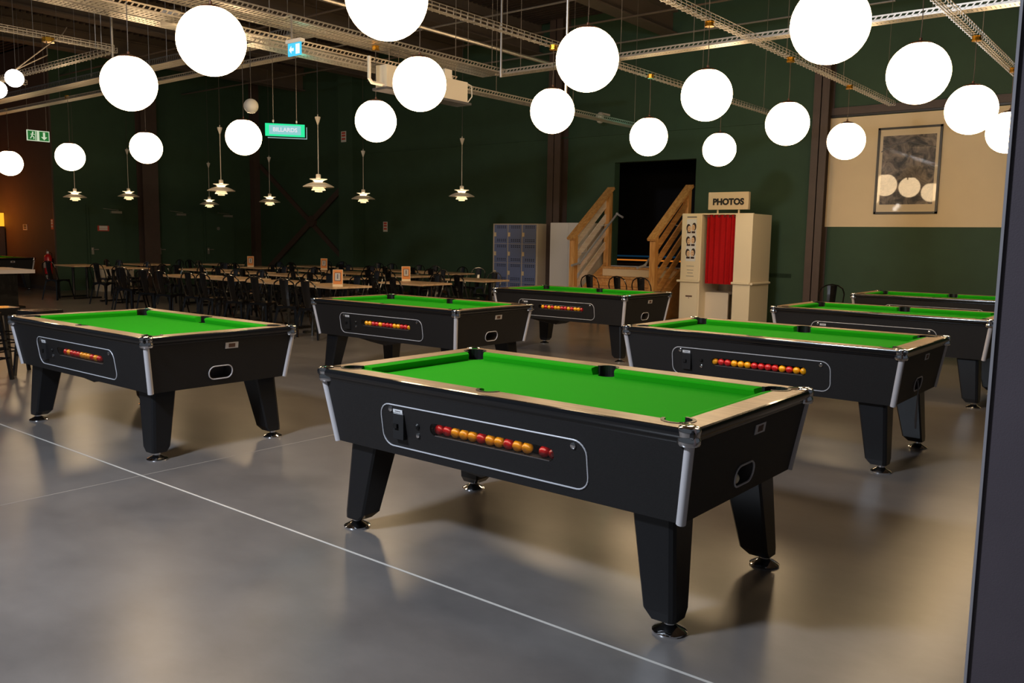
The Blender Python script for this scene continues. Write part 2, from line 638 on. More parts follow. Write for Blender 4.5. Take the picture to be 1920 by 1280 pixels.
# ceiling: ribbed deck and beams
ce = MB()
ce.b(-42, 8, -6, YB + 0.2, ZC, ZC + 0.1)
ceil = struct(ce.done('ceiling', 'ceiling'), 'dark ribbed steel roof deck')
rb = MB()
for i in range(150):
    y = -5.5 + i * 0.14
    rb.b(-42, 8, y, y + 0.06, ZC - 0.04, ZC)
rbo = rb.done('deck_ribs', 'ceiling', ceil)
rbo['kind'] = 'stuff'
for x in (-20.3, -17.2, -14.2, -11.9, -8.6, -5.4, -2.4):
    bm = MB()
    bm.b(x - 0.16, x + 0.16, -5, YB, 5.55, 5.58)
    bm.b(x - 0.16, x + 0.16, -5, YB, 5.97, 6.0)
    bm.b(x - 0.05, x + 0.05, -5, YB, 5.58, 5.97)
    bm.b(x - 0.10, x + 0.10, -5, YB, 6.0, ZC)
    bm.done('beam', 'beam', ceil)
for y in (5.2, 9.9, 13.2):
    MB().tube([(-30, y, 5.35), (6, y, 5.35)], 0.018, 6).done('conduit', 'beam', ceil)
for y in (11.3, 14.2):
    MB().tube([(-16, y, 5.2), (-4, y, 5.2)], 0.016, 6).done('conduit', 'galv', ceil)


# steel columns
def column(x, y, along, name, label, w=0.26, d=0.30):
    m = MB()
    t = 0.018
    if along == 'x':   # flanges face the room (normal y)
        m.b(x - w / 2, x + w / 2, y - d, y - d + t, 0, ZC)
        m.b(x - w / 2, x + w / 2, y - t, y, 0, ZC)
        m.b(x - t / 2, x + t / 2, y - d, y, 0, ZC)
    else:
        m.b(x, x + t, y - w / 2, y + w / 2, 0, ZC)
        m.b(x + d - t, x + d, y - w / 2, y + w / 2, 0, ZC)
        m.b(x, x + d, y - t / 2, y + t / 2, 0, ZC)
    return struct(m.done(name, 'brown'), label)


column(-11.18, YB, 'x', 'trim_column', 'brown steel column beside the lockers', 0.34, 0.30)
column(-5.42, YB, 'x', 'trim_column', 'brown steel column left of the cream wall panel', 0.27, 0.30)
column(XL, 12.03, 'y', 'trim_column', 'brown steel column on the left wall', 0.44, 0.32)
struct(MB().b(XL, XL + 0.22, YB - 0.2, YB, 0, ZC).done('trim_corner', 'brown'), 'brown corner post')
struct(MB().b(-18.28, -17.7, YB - 0.38, YB, 0, ZC).done('trim_pilaster', 'green_wall'), 'green boxed pilaster on the back wall')
xb = MB()
xb.bar((-22.3, YB - 0.03, 3.55), (-18.3, YB - 0.03, 0.72), 0.05, 0.13, (0, 0, 1))
xb.bar((-22.3, YB - 0.06, 0.25), (-18.3, YB - 0.06, 2.95), 0.05, 0.16, (0, 0, 1))
xb.lathe((-19.85, YB - 0.05, 1.9), [(0.16, -0.05), (0.16, 0.05)], 12, 'y')
struct(xb.done('trim_cross_brace', 'brown'), 'dark steel cross brace on the green wall')

# doors on the left wall
for i, (yc, h) in enumerate(((10.93, 'a'), (12.78, 'b'), (14.27, 'c'))):
    d = struct(MB().b(XL, XL + 0.03, yc - 0.52, yc + 0.52, 0, 2.22).done('door_%d' % (i + 1), 'green_wall'), 'dark green fire door on the left wall')
    m = MB()
    m.b(XL + 0.03, XL + 0.06, yc - 0.46, yc + 0.46, 0.02, 2.14)
    m.done('door_leaf', 'green_wall', d)
    c = MB().b(XL + 0.06, XL + 0.12, yc + 0.10, yc + 0.38, 2.0, 2.06).done('door_closer', 'galv', d)
    MB().bar((XL + 0.09, yc + 0.3, 2.085), (XL + 0.12, yc - 0.12, 2.115), 0.02, 0.012).done('closer_arm', 'galv', d)
    hm = MB()
    hm.b(XL + 0.06, XL + 0.075, yc - 0.44, yc - 0.38, 0.92, 1.10)
    hm.bar((XL + 0.11, yc - 0.41, 1.05), (XL + 0.11, yc - 0.27, 1.05), 0.02, 0.02)
    hm.bar((XL + 0.07, yc - 0.41, 1.05), (XL + 0.12, yc - 0.41, 1.05), 0.02, 0.02)
    hm.done('door_handle', 'galv', d)


# ------------------------------------------------------------------ pool tables
L_, W_, H_ = 2.091, 1.179, 0.83
hl, hw = L_ / 2, W_ / 2
ZT, ZB = 0.772, 0.458


def side_v(z):     # half width of the tapered body at height z
    t = (z - ZB) / (ZT - ZB)
    return hw - 0.068 + t * 0.046


def side_u(z):
    t = (z - ZB) / (ZT - ZB)
    return hl - 0.068 + t * 0.046


RU, RV = 0.928, 0.474      # inner edge of the rails
PR = 0.062


def contour(inward=False):
    """inner outline of the rails with the six pocket bulges, counter-clockwise"""
    pts = []
    ca, cb = RU - 0.012, RV - 0.012
    k = math.degrees(math.asin(0.012 / PR))
    mr = 0.055

    def corner(sx, sy, a0, a1):
        if inward:
            a1 = a0 - (360 - (a1 - a0)) if False else a1
        return arc(sx * ca, sy * cb, PR, a0, a1, 10)
    # start at right side going up
    pts += corner(1, 1, -90 + k + 0, 180 - k)
    pts += arc(0, RV, mr, 0, 180, 8)
    pts += corner(-1, 1, 0 + k, 270 - k)
    pts += corner(-1, -1, 90 + k, 360 - k)
    pts += arc(0, -RV, mr, 180, 360, 8)
    pts += corner(1, -1, 180 + k, 450 - k)
    return pts


def cloth_outline():
    ca, cb = RU - 0.012, RV - 0.012
    p = PR
    pts = []
    pts += [(RU, -cb + p)] if False else []
    out = []
    out += [(RU - 0.005, -RV + 0.09), (RU - 0.005, RV - 0.09)]
    out += [(ca + p * math.cos(math.radians(a)), cb + p * math.sin(math.radians(a))) for a in (300, 270, 225, 180, 150)][0:0]
    out += arc(ca, cb, p, 285, 165, 6)
    out += [(0.09, RV - 0.005)]
    out += arc(0, RV, 0.05, 0, -180, 6)
    out += [(-0.09, RV - 0.005)]
    out += arc(-ca, cb, p, 15, -105, 6)
    out += [(-RU + 0.005, RV - 0.09), (-RU + 0.005, -RV + 0.09)]
    out += arc(-ca, -cb, p, 105, -15, 6)
    out += [(-0.09, -RV + 0.005)]
    out += arc(0, -RV, 0.05, 180, 0, 6)
    out += [(0.09, -RV + 0.005)]
    out += arc(ca, -cb, p, 195, 75, 6)
    return out


def make_pool_table():
    t = thing('pool_table', '', 'pool table')
    # body: four slanted panels, the front one with the ball window, the right end one with the return hole
    cab = MB()
    win = rrect(-0.292, 0.408, 0.592, 0.652, 0.028, 6)
    ring = rrect(-0.108, 0.072, 0.502, 0.592, 0.043, 6)

    def front(s, z):
        return (s, -side_v(z), z)

    def end(s, z):
        return (side_u(z), s, z)
    su0, su1, sv0, sv1 = side_u(ZB), side_u(ZT), side_v(ZB), side_v(ZT)
    cab.holed([(-su0, ZB), (su0, ZB), (su1, ZT), (-su1, ZT)], [win], front)
    cab.holed([(-sv0, ZB), (sv0, ZB), (sv1, ZT), (-sv1, ZT)], [ring], end)
    cab.poly([(su0, sv0, ZB), (-su0, sv0, ZB), (-su1, sv1, ZT), (su1, sv1, ZT)])
    cab.poly([(-su0, sv0, ZB), (-su0, -sv0, ZB), (-su1, -sv1, ZT), (-su1, sv1, ZT)])
    cab.poly([(-su0, -sv0, ZB), (-su0, sv0, ZB), (su0, sv0, ZB), (su0, -sv0, ZB)])
    cab.poly([(-su1, -sv1, ZT), (su1, -sv1, ZT), (su1, sv1, ZT), (-su1, sv1, ZT)])
    cab.done('cabinet', 'laminate', t)
    # ball window: lined recess, sill, pane
    rec = MB()
    rec.rings([[(s, -side_v(z), z) for s, z in win], [(s, -side_v(z) + 0.085, z) for s, z in win]], True, False)
    rec.poly([(-0.3, -side_v(0.62) + 0.084, 0.585), (0.415, -side_v(0.62) + 0.084, 0.585), (0.415, -side_v(0.62) + 0.084, 0.66), (-0.3, -side_v(0.62) + 0.084, 0.66)])
    rec.done('ball_tray', 'recess', t)
    MB().b(-0.26, 0.376, -side_v(0.645) + 0.004, -side_v(0.645) + 0.014, 0.6513, 0.6516).done('window_fill', 'window_fill', t)  # unseen glowing strip, added to brighten the balls
    MB().b(-0.266, 0.382, -side_v(0.593) + 0.001, -side_v(0.593) + 0.06, 0.5905, 0.5945).done('window_sill', 'sill', t)
    MB().holed(rrect(-0.292, 0.408, 0.592, 0.652, 0.028, 6), [], lambda s, z: (s, -side_v(z) + 0.004, z)).done('window_pane', 'pane', t)
    # coin panel outline
    pan = rrect(-0.612, 0.572, 0.50, 0.706, 0.06, 6)
    MB().tube([(s, -side_v(z) - 0.001, z) for s, z in pan], 0.0035, 6, True).done('panel_outline', 'panel_line', t)
    cm = MB()
    y = -side_v(0.6)
    cm.b(-0.525, -0.455, -side_v(0.66) - 0.006, -side_v(0.55) + 0.004, 0.545, 0.665)
    coin = cm.done('coin_mechanism', 'recess', t)
    MB().b(-0.515, -0.49, y - 0.026, y, 0.598, 0.618).done('coin_slide', 'pocket', coin)
    MB().b(-0.468, -0.462, y - 0.012, y, 0.55, 0.655).done('coin_slot', 'pocket', coin)
    for z in (0.678, 0.658):
        MB().box((-0.492, -side_v(z) - 0.003, z), (0.062, 0.003, 0.0165), Matrix.Rotation(0.145, 3, 'X')).done('price_sticker', 'sticker', t)
        MB().box((-0.492, -side_v(z) - 0.0048, z), (0.036, 0.001, 0.004), Matrix.Rotation(0.145, 3, 'X')).done('sticker_print', 'grey_ink', KIDS[t.name][-1])
    for s, z in ((-0.543, 0.684), (0.509, 0.681)):
        yy = -side_v(z)
        MB().lathe((s, yy, z), [(0.013, 0.002), (0.013, -0.004), (0.009, -0.006)], 12, 'y').done('panel_lock', 'chrome', t, True)
    MB().lathe((-0.373, -side_v(0.578), 0.578), [(0.011, 0.002), (0.011, -0.006), (0.006, -0.008)], 12, 'y').done('panel_lock', 'chrome', t, True)
    MB().lathe((-0.373, -side_v(0.622), 0.622), [(0.014, 0.002), (0.014, -0.004), (0.006, -0.012)], 12, 'y').done('push_button', 'pocket', t, True)
    # end: plate and return ring
    pl = MB().box((side_u(0.73) + 0.002, 0.055, 0.73), (0.003, 0.10, 0.042), Matrix.Rotation(0.145, 3, 'Y')).done('maker_plate', 'trim', t)
    MB().box((side_u(0.73) + 0.0042, 0.055, 0.73), (0.001, 0.05, 0.026), Matrix.Rotation(0.145, 3, 'Y')).done('plate_emblem', 'brown_ink', pl)
    MB().tube([(side_u(z) + 0.001, s, z) for s, z in ring], 0.0045, 6, True).done('return_ring', 'trim', t)
    cup = MB()
    cup.rings([[(side_u(z), s, z) for s, z in ring], [(side_u(z) - 0.10, s, z + 0.004) for s, z in ring]], True, False)
    cup.poly([(side_u(0.5) - 0.099, -0.12, 0.49), (side_u(0.5) - 0.099, 0.09, 0.49), (side_u(0.59) - 0.099, 0.09, 0.60), (side_u(0.59) - 0.099, -0.12, 0.60)])
    cup.done('return_cup', 'sill', t)
    # rails
    cont = contour()
    il, iw = hl - 0.012, hw - 0.012
    rail = MB()
    rail.holed([(-il, -iw), (il, -iw), (il, iw), (-il, iw)], [cont], lambda x, y: (x, y, H_))
    rail.rings([[(x, y, H_) for x, y in cont], [(x, y, H_ - 0.05) for x, y in cont]], True, False)
    rail.done('top_rail', 'rail', t)
    ed = MB()
    prof = [(-0.012, 0.8302), (-0.004, 0.8275), (0.0, 0.816), (-0.001, 0.802), (-0.008, 0.791), (-0.021, 0.787), (-0.021, 0.775), (-0.028, 0.765)]
    ed.rings([[(sx * (hl + o), sy * (hw + o), z) for sx, sy in ((-1, -1), (1, -1), (1, 1), (-1, 1))] for o, z in prof], True, False)
    ed.done('rail_edge', 'black_gloss', t, True)
    # playing bed
    co = cloth_outline()
    bed = MB()
    bed.holed(co, [], lambda x, y: (x, y, 0.786))
    bed.done('cloth_bed', 'cloth', t)
    # cushions
    cz = [(0.0, 0.8285), (0.018, 0.829), (0.044, 0.822), (0.046, 0.814), (0.036, 0.7865), (0.0, 0.7865)]   # distance from the rail, height

    def cushion(p, q, nx, ny, cutp, cutq):
        m = MB()
        d = Vector((q[0] - p[0], q[1] - p[1], 0)).normalized()
        rp, rq = [], []
        for o, z in cz:
            rp.append((p[0] + nx * o + d.x * o * cutp, p[1] + ny * o + d.y * o * cutp, z))
            rq.append((q[0] + nx * o - d.x * o * cutq, q[1] + ny * o - d.y * o * cutq, z))
        m.rings([rp, rq])
        m.done('cushion', 'cloth', t)
    g = 0.072
    for sy in (-1, 1):
        cushion((-RU + g, sy * RV), (-0.056, sy * RV), 0, -sy, 0.7, 0.3)
        cushion((0.056, sy * RV), (RU - g, sy * RV), 0, -sy, 0.3, 0.7)
    for sx in (-1, 1):
        cushion((sx * RU, -RV + g), (sx * RU, RV - g), -sx, 0, 0.7, 0.7)
    # pockets
    ca, cb = RU - 0.012, RV - 0.012
    pk = [(ca, cb, -90, 180, PR), (-ca, cb, 0, 270, PR), (-ca, -cb, 90, 360, PR), (ca, -cb, 180, 450, PR), (0, RV, 0, 180, 0.055), (0, -RV, 180, 360, 0.055)]
    for x, y, a0, a1, r in pk:
        m = MB()
        o_ = arc(x, y, r + 0.005, a0, a1, 12)
        i_ = arc(x, y, r - 0.009, a0, a1, 12)
        strip = o_ + list(reversed(i_))
        m.prism(strip, lambda a, b: (a, b, 0.72), lambda a, b: (a, b, 0.8325))
        m.lathe((x, y, 0.70), [(r, 0), (r, 0.015)], 14)
        m.done('pocket', 'pocket', t)
    # corner caps, corner trims
    for sx in (-1, 1):
        for sy in (-1, 1):
            m = MB()
            cx, cy = sx * (hl - 0.036), sy * (hw - 0.036)
            m.lathe((cx, cy, 0), [(0.005, 0.8375), (0.028, 0.837), (0.039, 0.833), (0.0435, 0.822), (0.041, 0.806), (0.0395, 0.796), (0.043, 0.789), (0.0435, 0.774), (0.040, 0.766), (0.02, 0.765)], 16)
            m.bar((cx, cy, 0.833), (sx * (ca + 0.045), sy * (cb + 0.045), 0.833), 0.034, 0.007)
            m.done('corner_cap', 'chrome', t, True)
            m = MB()
            m.tube([(sx * (side_u(ZT) - 0.006), sy * (side_v(ZT) - 0.006), ZT), (sx * (side_u(ZB) - 0.006), sy * (side_v(ZB) - 0.006), ZB - 0.002)], 0.019, 10)
            m.done('corner_trim', 'trim', t, True)
    # legs
    for sx in (-1, 1):
        for sy in (-1, 1):
            m = MB()
            rings = []
            for z, ou, ov, iu, iv, ch in ((ZB, 0.922, 0.478, 0.738, 0.31, 0.022), (0.085, 0.948, 0.500, 0.812, 0.375, 0.022), (0.052, 0.948, 0.500, 0.845, 0.398, 0.022)):
                loop = [(iu, iv + 0.01), (iu, ov - 0.01), (iu + 0.01, ov), (ou - ch, ov), (ou - ch * 0.3, ov - ch * 0.3), (ou, ov - ch), (ou, iv + 0.01), (ou - 0.01, iv), (iu + 0.01, iv)]
                rings.append([(sx * a, sy * b_, z) for a, b_ in loop])
            m.rings(rings)
            lg = m.done('leg', 'leg', t)
            f = MB()
            f.lathe((sx * 0.908, sy * 0.452, 0), [(0.066, 0.0), (0.068, 0.008), (0.060, 0.014), (0.035, 0.026), (0.022, 0.034), (0.022, 0.06)], 18)
            f.done('levelling_foot', 'chrome', lg, True)
    # ball drop box under the body
    m = MB()
    m.rings([[(-0.62, -0.42, ZB), (0.0, -0.42, ZB), (0.0, -0.05, ZB), (-0.62, -0.05, ZB)], [(-0.36, -0.36, 0.405), (-0.14, -0.36, 0.385), (-0.14, -0.12, 0.385), (-0.36, -0.12, 0.405)]])
    m.done('under_box', 'pocket', t)
    return t


TABLES = [
    (-2.377, 3.28, -0.3, 'front', 'frontmost black pool table with green cloth, largest in view', 'RRYYYRYYRYY.RR'),
    (-6.187, 3.281, 0.1, 'left', 'black pool table with green cloth at left, nearest the bar stools', '.RYRRRYYYRYR'),
    (-6.308, 6.299, 0.5, 'centre', 'black pool table behind the frontmost one, beside the bistro tables', 'YYRRYRRRYYRRY'),
    (-6.398, 9.397, 0.5, 'stairs', 'black pool table standing just before the wooden stairs', 'YRYRYYRRYRYYR'),
    (-2.436, 6.275, -0.5, 'right', 'black pool table at right with a cord hanging from its end', 'YRRYYYRRRRYRYY'),
    (-2.437, 9.227, -1.0, 'second right', 'black pool table right behind the one with the hanging cord', ''),
    (-2.62, 12.43, 0.0, 'rearmost', 'rearmost black pool table, before the green wall under the cream panel', ''),
    (-24.15, 8.75, 0.0, 'far left', 'distant black pool table against the orange lit wall at far left', ''),
]
ORD = ['first', 'second', 'third', 'fourth', 'fifth', 'sixth', 'seventh', 'eighth', 'ninth', 'tenth', 'eleventh', 'twelfth', 'thirteenth', 'fourteenth']
proto = make_pool_table()
bmr = MB().sphere((0, 0, 0), 0.0254, 16, 10)
proto_ball = None
TNAME = {'front': 'frontmost pool table', 'left': 'pool table near the stools', 'centre': 'pool table beside bistro tables', 'stairs': 'pool table before the stairs', 'right': 'pool table with hanging cord'}
ball_mesh = {}
for key, mm in (('R', 'red_ball'), ('Y', 'yellow_ball'), ('W', 'cue_ball')):
    m = MB().sphere((0, 0, 0), 0.0254, 16, 10)
    o = m.done('pool_ball', mm, None, True)
    ball_mesh[key] = o.data
    bpy.data.objects.remove(o)
bmr.bm.free()
for i, (x, y, a, key, label, balls) in enumerate(TABLES):
    t = proto if i == 0 else copy_tree(proto)
    t.location = (x, y, 0)
    t.rotation_euler = (0, 0, math.radians(a))
    tag(t, label, 'pool table', 'pool tables')
    R2 = Matrix.Rotation(math.radians(a), 3, 'Z')
    k = 0
    for j, c in enumerate(balls):
        if c == '.':
            continue
        off = -0.262 + 0.0509 * j - (0.012 if (key == 'front' and j > 11) else 0)
        if len(balls) == 13:
            off += 0.02
        if key == 'right':
            off -= 0.019
        p = R2 @ Vector((off, -side_v(0.62) + 0.034, 0.5946 + 0.0254)) + Vector((x, y, 0))
        b = link('pool_ball', ball_mesh[c], None, p)
        tag(b, '%s ball, %s from left in window of %s' % ('red' if c == 'R' else 'yellow', ORD[k], TNAME[key]), 'pool ball', 'balls in the window of the ' + TNAME[key])
        k += 1
    if key == 'front':
        p = R2 @ Vector((side_u(0.53) - 0.026, -0.058, 0.504 + 0.0254 + 0.002)) + Vector((x, y, 0))
        tag(link('pool_ball', ball_mesh['W'], None, p), 'white cue ball in the oval return hole of the frontmost pool table', 'pool ball')
    if key == 'right':
        p = R2 @ Vector((side_u(0.55) + 0.012, -0.08, 0.58)) + Vector((x, y, 0))
        pts = [(0, 0, 0), (0.01, -0.012, -0.05), (0.012, -0.03, -0.15), (0.012, -0.045, -0.27), (0.014, -0.04, -0.325), (0.014, -0.02, -0.33), (0.013, -0.012, -0.28), (0.012, -0.016, -0.15), (0.006, -0.004, -0.02)]
        cd = MB().tube(pts, 0.0035, 6).done('cord', 'bead', None, True, p)
        tag(cd, 'thin looped cord hanging from the return hole of the right pool table', 'cord')

# ------------------------------------------------------------------ globe pendants
GL = [
    (-5.867, 3.678, 2.91, 3.60, 'big glowing globe at upper left, its left side against the bare trays'),
    (-7.93, 4.104, 2.872, 3.62, 'glowing globe with brown cap left of the biggest upper-left globe'),
    (-16.206, 7.231, 2.849, 3.88, 'glowing globe hanging just right of the green running-man exit sign'),
    (-13.407, 7.182, 2.855, 3.88, 'glowing globe hanging before the brown column of the left wall'),
    (-10.781, 7.233, 2.867, 3.88, 'glowing globe just left of the green lit BILLARDS sign'),
    (-3.981, 3.687, 2.926, 3.62, 'big glowing globe cut by the top edge, left of centre'),
    (-5.85, 5.832, 2.915, 3.64, 'glowing globe before the beige ceiling air unit'),
    (-7.978, 7.207, 2.886, 3.72, 'glowing globe hanging lower left of the beige ceiling air unit'),
    (-3.959, 5.825, 2.917, 3.60, 'large glowing globe at top centre, right of the ceiling air unit'),
    (-5.868, 7.959, 2.932, 3.60, 'glowing globe overlapping lower left of the large top-centre globe'),
    (-3.952, 7.92, 2.927, 3.58, 'glowing globe under the wire tray, above right of the stage doorway'),
    (-5.849, 10.092, 2.86, 3.61, 'small glowing globe hanging directly above the stage doorway'),
    (-5.85, 12.221, 2.885, 3.60, 'smallest right-hand glowing globe, above the photo booth sign'),
    (-3.924, 9.963, 2.88, 3.58, 'glowing globe before the brown column left of the cream panel'),
    (-2.015, 5.752, 2.903, 3.60, 'large glowing globe cut by the top edge at upper right'),
    (-1.978, 7.807, 2.911, 3.60, 'large glowing globe above the framed poster at upper right'),
    (-3.936, 12.123, 2.89, 3.585, 'small glowing globe with brown cap before the left end of the cream panel'),
    (-1.991, 9.971, 2.886, 3.57, 'glowing globe right of the framed poster, overlapping another globe'),
    (-1.97, 12.02, 2.87, 3.58, 'glowing globe partly hidden by the dark partition at right'),
    (-18.98, 7.26, 2.855, 3.88, 'glowing globe cut by the left edge of the photo'),
]
m = MB()
m.sphere((0, 0, 0), 0.25, 32, 20, top=0.232)
g0 = m.done('globe', 'globe', None, True)
GLOBE_ME = g0.data
bpy.data.objects.remove(g0)
m = MB()
m.lathe((0, 0, 0), [(0.10, 0.228), (0.098, 0.236), (0.07, 0.25), (0.025, 0.262), (0.012, 0.266), (0.012, 0.285), (0.004, 0.29)], 20)
c0 = m.done('cap', 'cap', None, True)
CAP_ME = c0.data
bpy.data.objects.remove(c0)
m = MB()
m.lathe((0, 0, 0), [(0.048, 0.0), (0.048, 0.012), (0.042, 0.016), (0.042, 0.038), (0.048, 0.042), (0.048, 0.05)], 8)
q0 = m.done('canopy', 'brass', None)
CAN_ME = q0.data
bpy.data.objects.remove(q0)
for x, y, z, zc, label in GL:
    t = thing('globe_pendant', label, 'lamp', (x, y, z), 0, 'glowing globe pendants')
    link('globe', GLOBE_ME, t)
    link('cap', CAP_ME, t)
    link('canopy', CAN_ME, t, (0, 0, zc - z))
    MB().tube([(0, 0, 0.285), (0.004, 0, (zc - z) * 0.6), (0, 0, zc - z + 0.005)], 0.004, 5).done('cable', 'cable', t)

# ------------------------------------------------------------------ white layered pendants over the bistro tables
def make_ph():
    t = thing('layered_pendant', '', 'lamp')
    k = 0.5 / 1420
    # heights relative to the rim of the widest shade
    MB().lathe((0, 0, 0), [(0.036, 0.125), (0.039, 0.13), (0.039, 0.185), (0.034, 0.194), (0.006, 0.2)], 20).done('socket_cup', 'white_plastic', t, True)
    m = MB()
    m.lathe((0, 0, 0), [(0.143, 0.118), (0.138, 0.112), (0.10, 0.102), (0.072, 0.085), (0.056, 0.064), (0.055, 0.058)], 28, caps=False)
    m.done('upper_shade', 'opal', t, True)
    m = MB()
    m.lathe((0, 0, 0), [(0.088, 0.064), (0.13, 0.055), (0.18, 0.036), (0.225, 0.012), (0.25, -0.002), (0.249, -0.012), (0.22, -0.014), (0.12, -0.012)], 32, caps=False)
    m.done('main_shade', 'lamp_shade', t, True)
    m = MB()
    m.lathe((0, 0, 0), [(0.078, 0.0), (0.088, -0.02), (0.113, -0.055), (0.113, -0.062), (0.06, -0.066)], 24, caps=False)
    m.done('middle_shade', 'opal', t, True)
    m = MB()
    m.lathe((0, 0, 0), [(0.052, -0.05), (0.063, -0.085), (0.06, -0.09), (0.0005, -0.088)], 20, caps=False)
    m.done('bottom_shade', 'opal', t, True)
    st = MB()
    for a in (0.4, 0.4 + 2 * PI / 3, 0.4 + 4 * PI / 3):
        st.tube([(0.08 * math.cos(a), 0.08 * math.sin(a), 0.10), (0.092 * math.cos(a), 0.092 * math.sin(a), 0.0), (0.085 * math.cos(a), 0.085 * math.sin(a), -0.05)], 0.003, 5)
    st.done('strut', 'white_plastic', t)
    MB().sphere((0, 0, 0.075), 0.03, 12, 8).done('bulb', 'bulb', t, True)
    return t


PH = [  # x, y, z, z of the counterweight
    (-20.53, 9.23, 2.30, 3.02, 'white layered pendant at far left, below a glowing globe'),
    (-21.0, 10.75, 2.40, 3.42, 'white layered pendant just left of the brown column on the left wall'),
    (-21.08, 13.03, 2.30, 3.27, 'smallest white layered pendant, lower left of a bigger one'),
    (-14.3, 9.09, 2.30, 3.32, 'white layered pendant overlapping a smaller pendant, left of the BILLARDS sign'),
    (-17.81, 12.64, 2.30, 3.24, 'white layered pendant directly below the BILLARDS sign'),
    (-11.31, 8.97, 2.29, 3.27, 'largest white layered pendant, right of the BILLARDS sign'),
    (-14.14, 12.41, 2.30, 3.18, 'white layered pendant before the green pilaster'),
    (-11.29, 12.41, 2.30, 3.27, 'white layered pendant alone before the bare green back wall'),
]
ph0 = make_ph()
for i, (x, y, z, zw, label) in enumerate(PH):
    t = ph0 if i == 0 else copy_tree(ph0)
    t.location = (x, y, z)
    t.rotation_euler = (0, 0, i * 0.7)
    tag(t, label, 'lamp', 'white layered pendants over the bistro tables')
    # own cable and counterweight
for i, (x, y, z, zw, label) in enumerate(PH):
    t = [o for o in S.objects if o.type == 'EMPTY' and o.get('label') == label][0]
    d = zw - z
    MB().tube([(0, 0, 0.19), (0, 0, d)], 0.006, 6).done('stem', 'white_plastic', t)
    MB().lathe((0, 0, d), [(0.008, 0.0), (0.024, 0.045), (0.042, 0.10), (0.045, 0.125), (0.03, 0.13), (0.008, 0.135), (0.006, 0.165)], 16).done('counterweight', 'white_plastic', t, True)
    MB().tube([(0, 0, d + 0.16), (0, 0, ZC - z)], 0.004, 5).done('cable', 'cable', t)


# ------------------------------------------------------------------ cable trays
def hangers(t, axis, x, y, z, L, step=2.0, w=0.1):
    n = max(2, int(L / step))
    for i in range(n + 1):
        s = L * (i + 0.15) / (n + 0.3)
        for o in ((-w / 2, w / 2) if w > 0.2 else (0,)):
            p = (s, o) if axis == 'x' else (o, s)
            hgt = ZC - z
            MB().tube([(p[0], p[1], 0.0), (p[0], p[1], hgt)], 0.004, 5).done('hanger_wire', 'wire', t)


def basket(label, axis, x, y, z, L, w=0.10, h=0.06, step=2.0):
    t = thing('wire_tray', label, 'cable tray', (x, y, z), 0, 'wire basket cable trays')
    r = 0.0034

    def P(s, o, zz):
        return (s, o, zz) if axis == 'x' else (o, s, zz)
    m = MB()
    for o, zz in ((-w / 2, h), (-w / 2, h * 0.5), (w / 2, h), (w / 2, h * 0.5), (-w / 4, 0), (0, 0), (w / 4, 0)):
        m.bar(P(0, o, zz), P(L, o, zz), r * 1.6, r * 1.6)
    m.done('long_wires', 'galv', t)
    m = MB()
    n = int(L / 0.1)
    for i in range(n + 1):
        s = L * i / n
        m.bar(P(s, -w / 2, 0), P(s, w / 2, 0), r * 1.6, r * 1.6)
        m.bar(P(s, -w / 2, 0), P(s, -w / 2, h), r * 1.6, r * 1.6, P(1, 0, 0))
        m.bar(P(s, w / 2, 0), P(s, w / 2, h), r * 1.6, r * 1.6, P(1, 0, 0))
    o = m.done('cross_wires', 'galv', t)
    o['kind'] = 'stuff'
    hangers(t, axis, x, y, z, L, step, w)
    return t


def perforated(label, axis, x, y, z, L, w=0.3, h=0.06, step=2.5, slot=0.05, hang=True):
    t = thing('perforated_tray', label, 'cable tray', (x, y, z), 0, 'perforated cable trays')

    def P(s, o, zz):
        return (s, o, zz) if axis == 'x' else (o, s, zz)
    m = MB()
    n = int(L / slot)
    for i in range(n):
        s = L * (i + 0.5) / n
        m.bar(P(s, -w / 2, 0), P(s, w / 2, 0), slot * 0.62, 0.003)
    for o in (-w / 2 + 0.015, -w / 6, w / 6, w / 2 - 0.015):
        m.bar(P(0, o, 0.0), P(L, o, 0.0), 0.025, 0.0028)
    o = m.done('tray_base', 'galv', t)
    o['kind'] = 'stuff'
    for sd in (-1, 1):
        m = MB()
        o = sd * w / 2
        m.bar(P(0, o, 0.006), P(L, o, 0.006), 0.003, 0.016)
        m.bar(P(0, o, h - 0.006), P(L, o, h - 0.006), 0.004, 0.016)
        k = int(L / 0.06)
        for i in range(k):
            s = L * (i + 0.5) / k
            m.bar(P(s - 0.016, o, 0.01), P(s + 0.016, o, h - 0.008), 0.003, 0.014)
        m.done('side_rail', 'galv', t)
    if hang:
        hangers(t, axis, x, y, z, L, step, w)
    return t


basket('wire basket tray carrying three globes toward the poster wall', 'y', -3.95, 3.6, 3.63, 10.6)
basket('wire basket tray at far upper right, running past the partition', 'y', -2.02, 3.2, 3.63, 9.8)
basket('wire basket tray passing behind the large top-centre globe', 'y', -5.92, 4.6, 3.645, 9.7)
basket('wire basket tray at upper left holding the brass canopy of the bare bulbs', 'y', -10.62, 2.2, 3.70, 3.1)
basket('wire basket tray at upper left meeting the vertical rod', 'x', -17.0, 5.30, 3.68, 6.4)
basket('wire basket tray at the left edge, behind the bare bulbs', 'y', -13.9, 3.6, 3.66, 2.0)
perforated('long perforated tray crossing high above the stage doorway', 'x', -7.9, 9.43, 3.75, 8.6, 0.16, 0.06, 2.2, 0.04)
perforated('wide perforated tray in the middle of the ceiling, lit partly green', 'y', -8.03, 2.4, 3.78, 7.1, 0.44, 0.06, 2.0)
perforated('second perforated tray, just under the wide one', 'y', -8.42, 2.4, 3.66, 6.6, 0.26, 0.06, 2.0, 0.05, False)
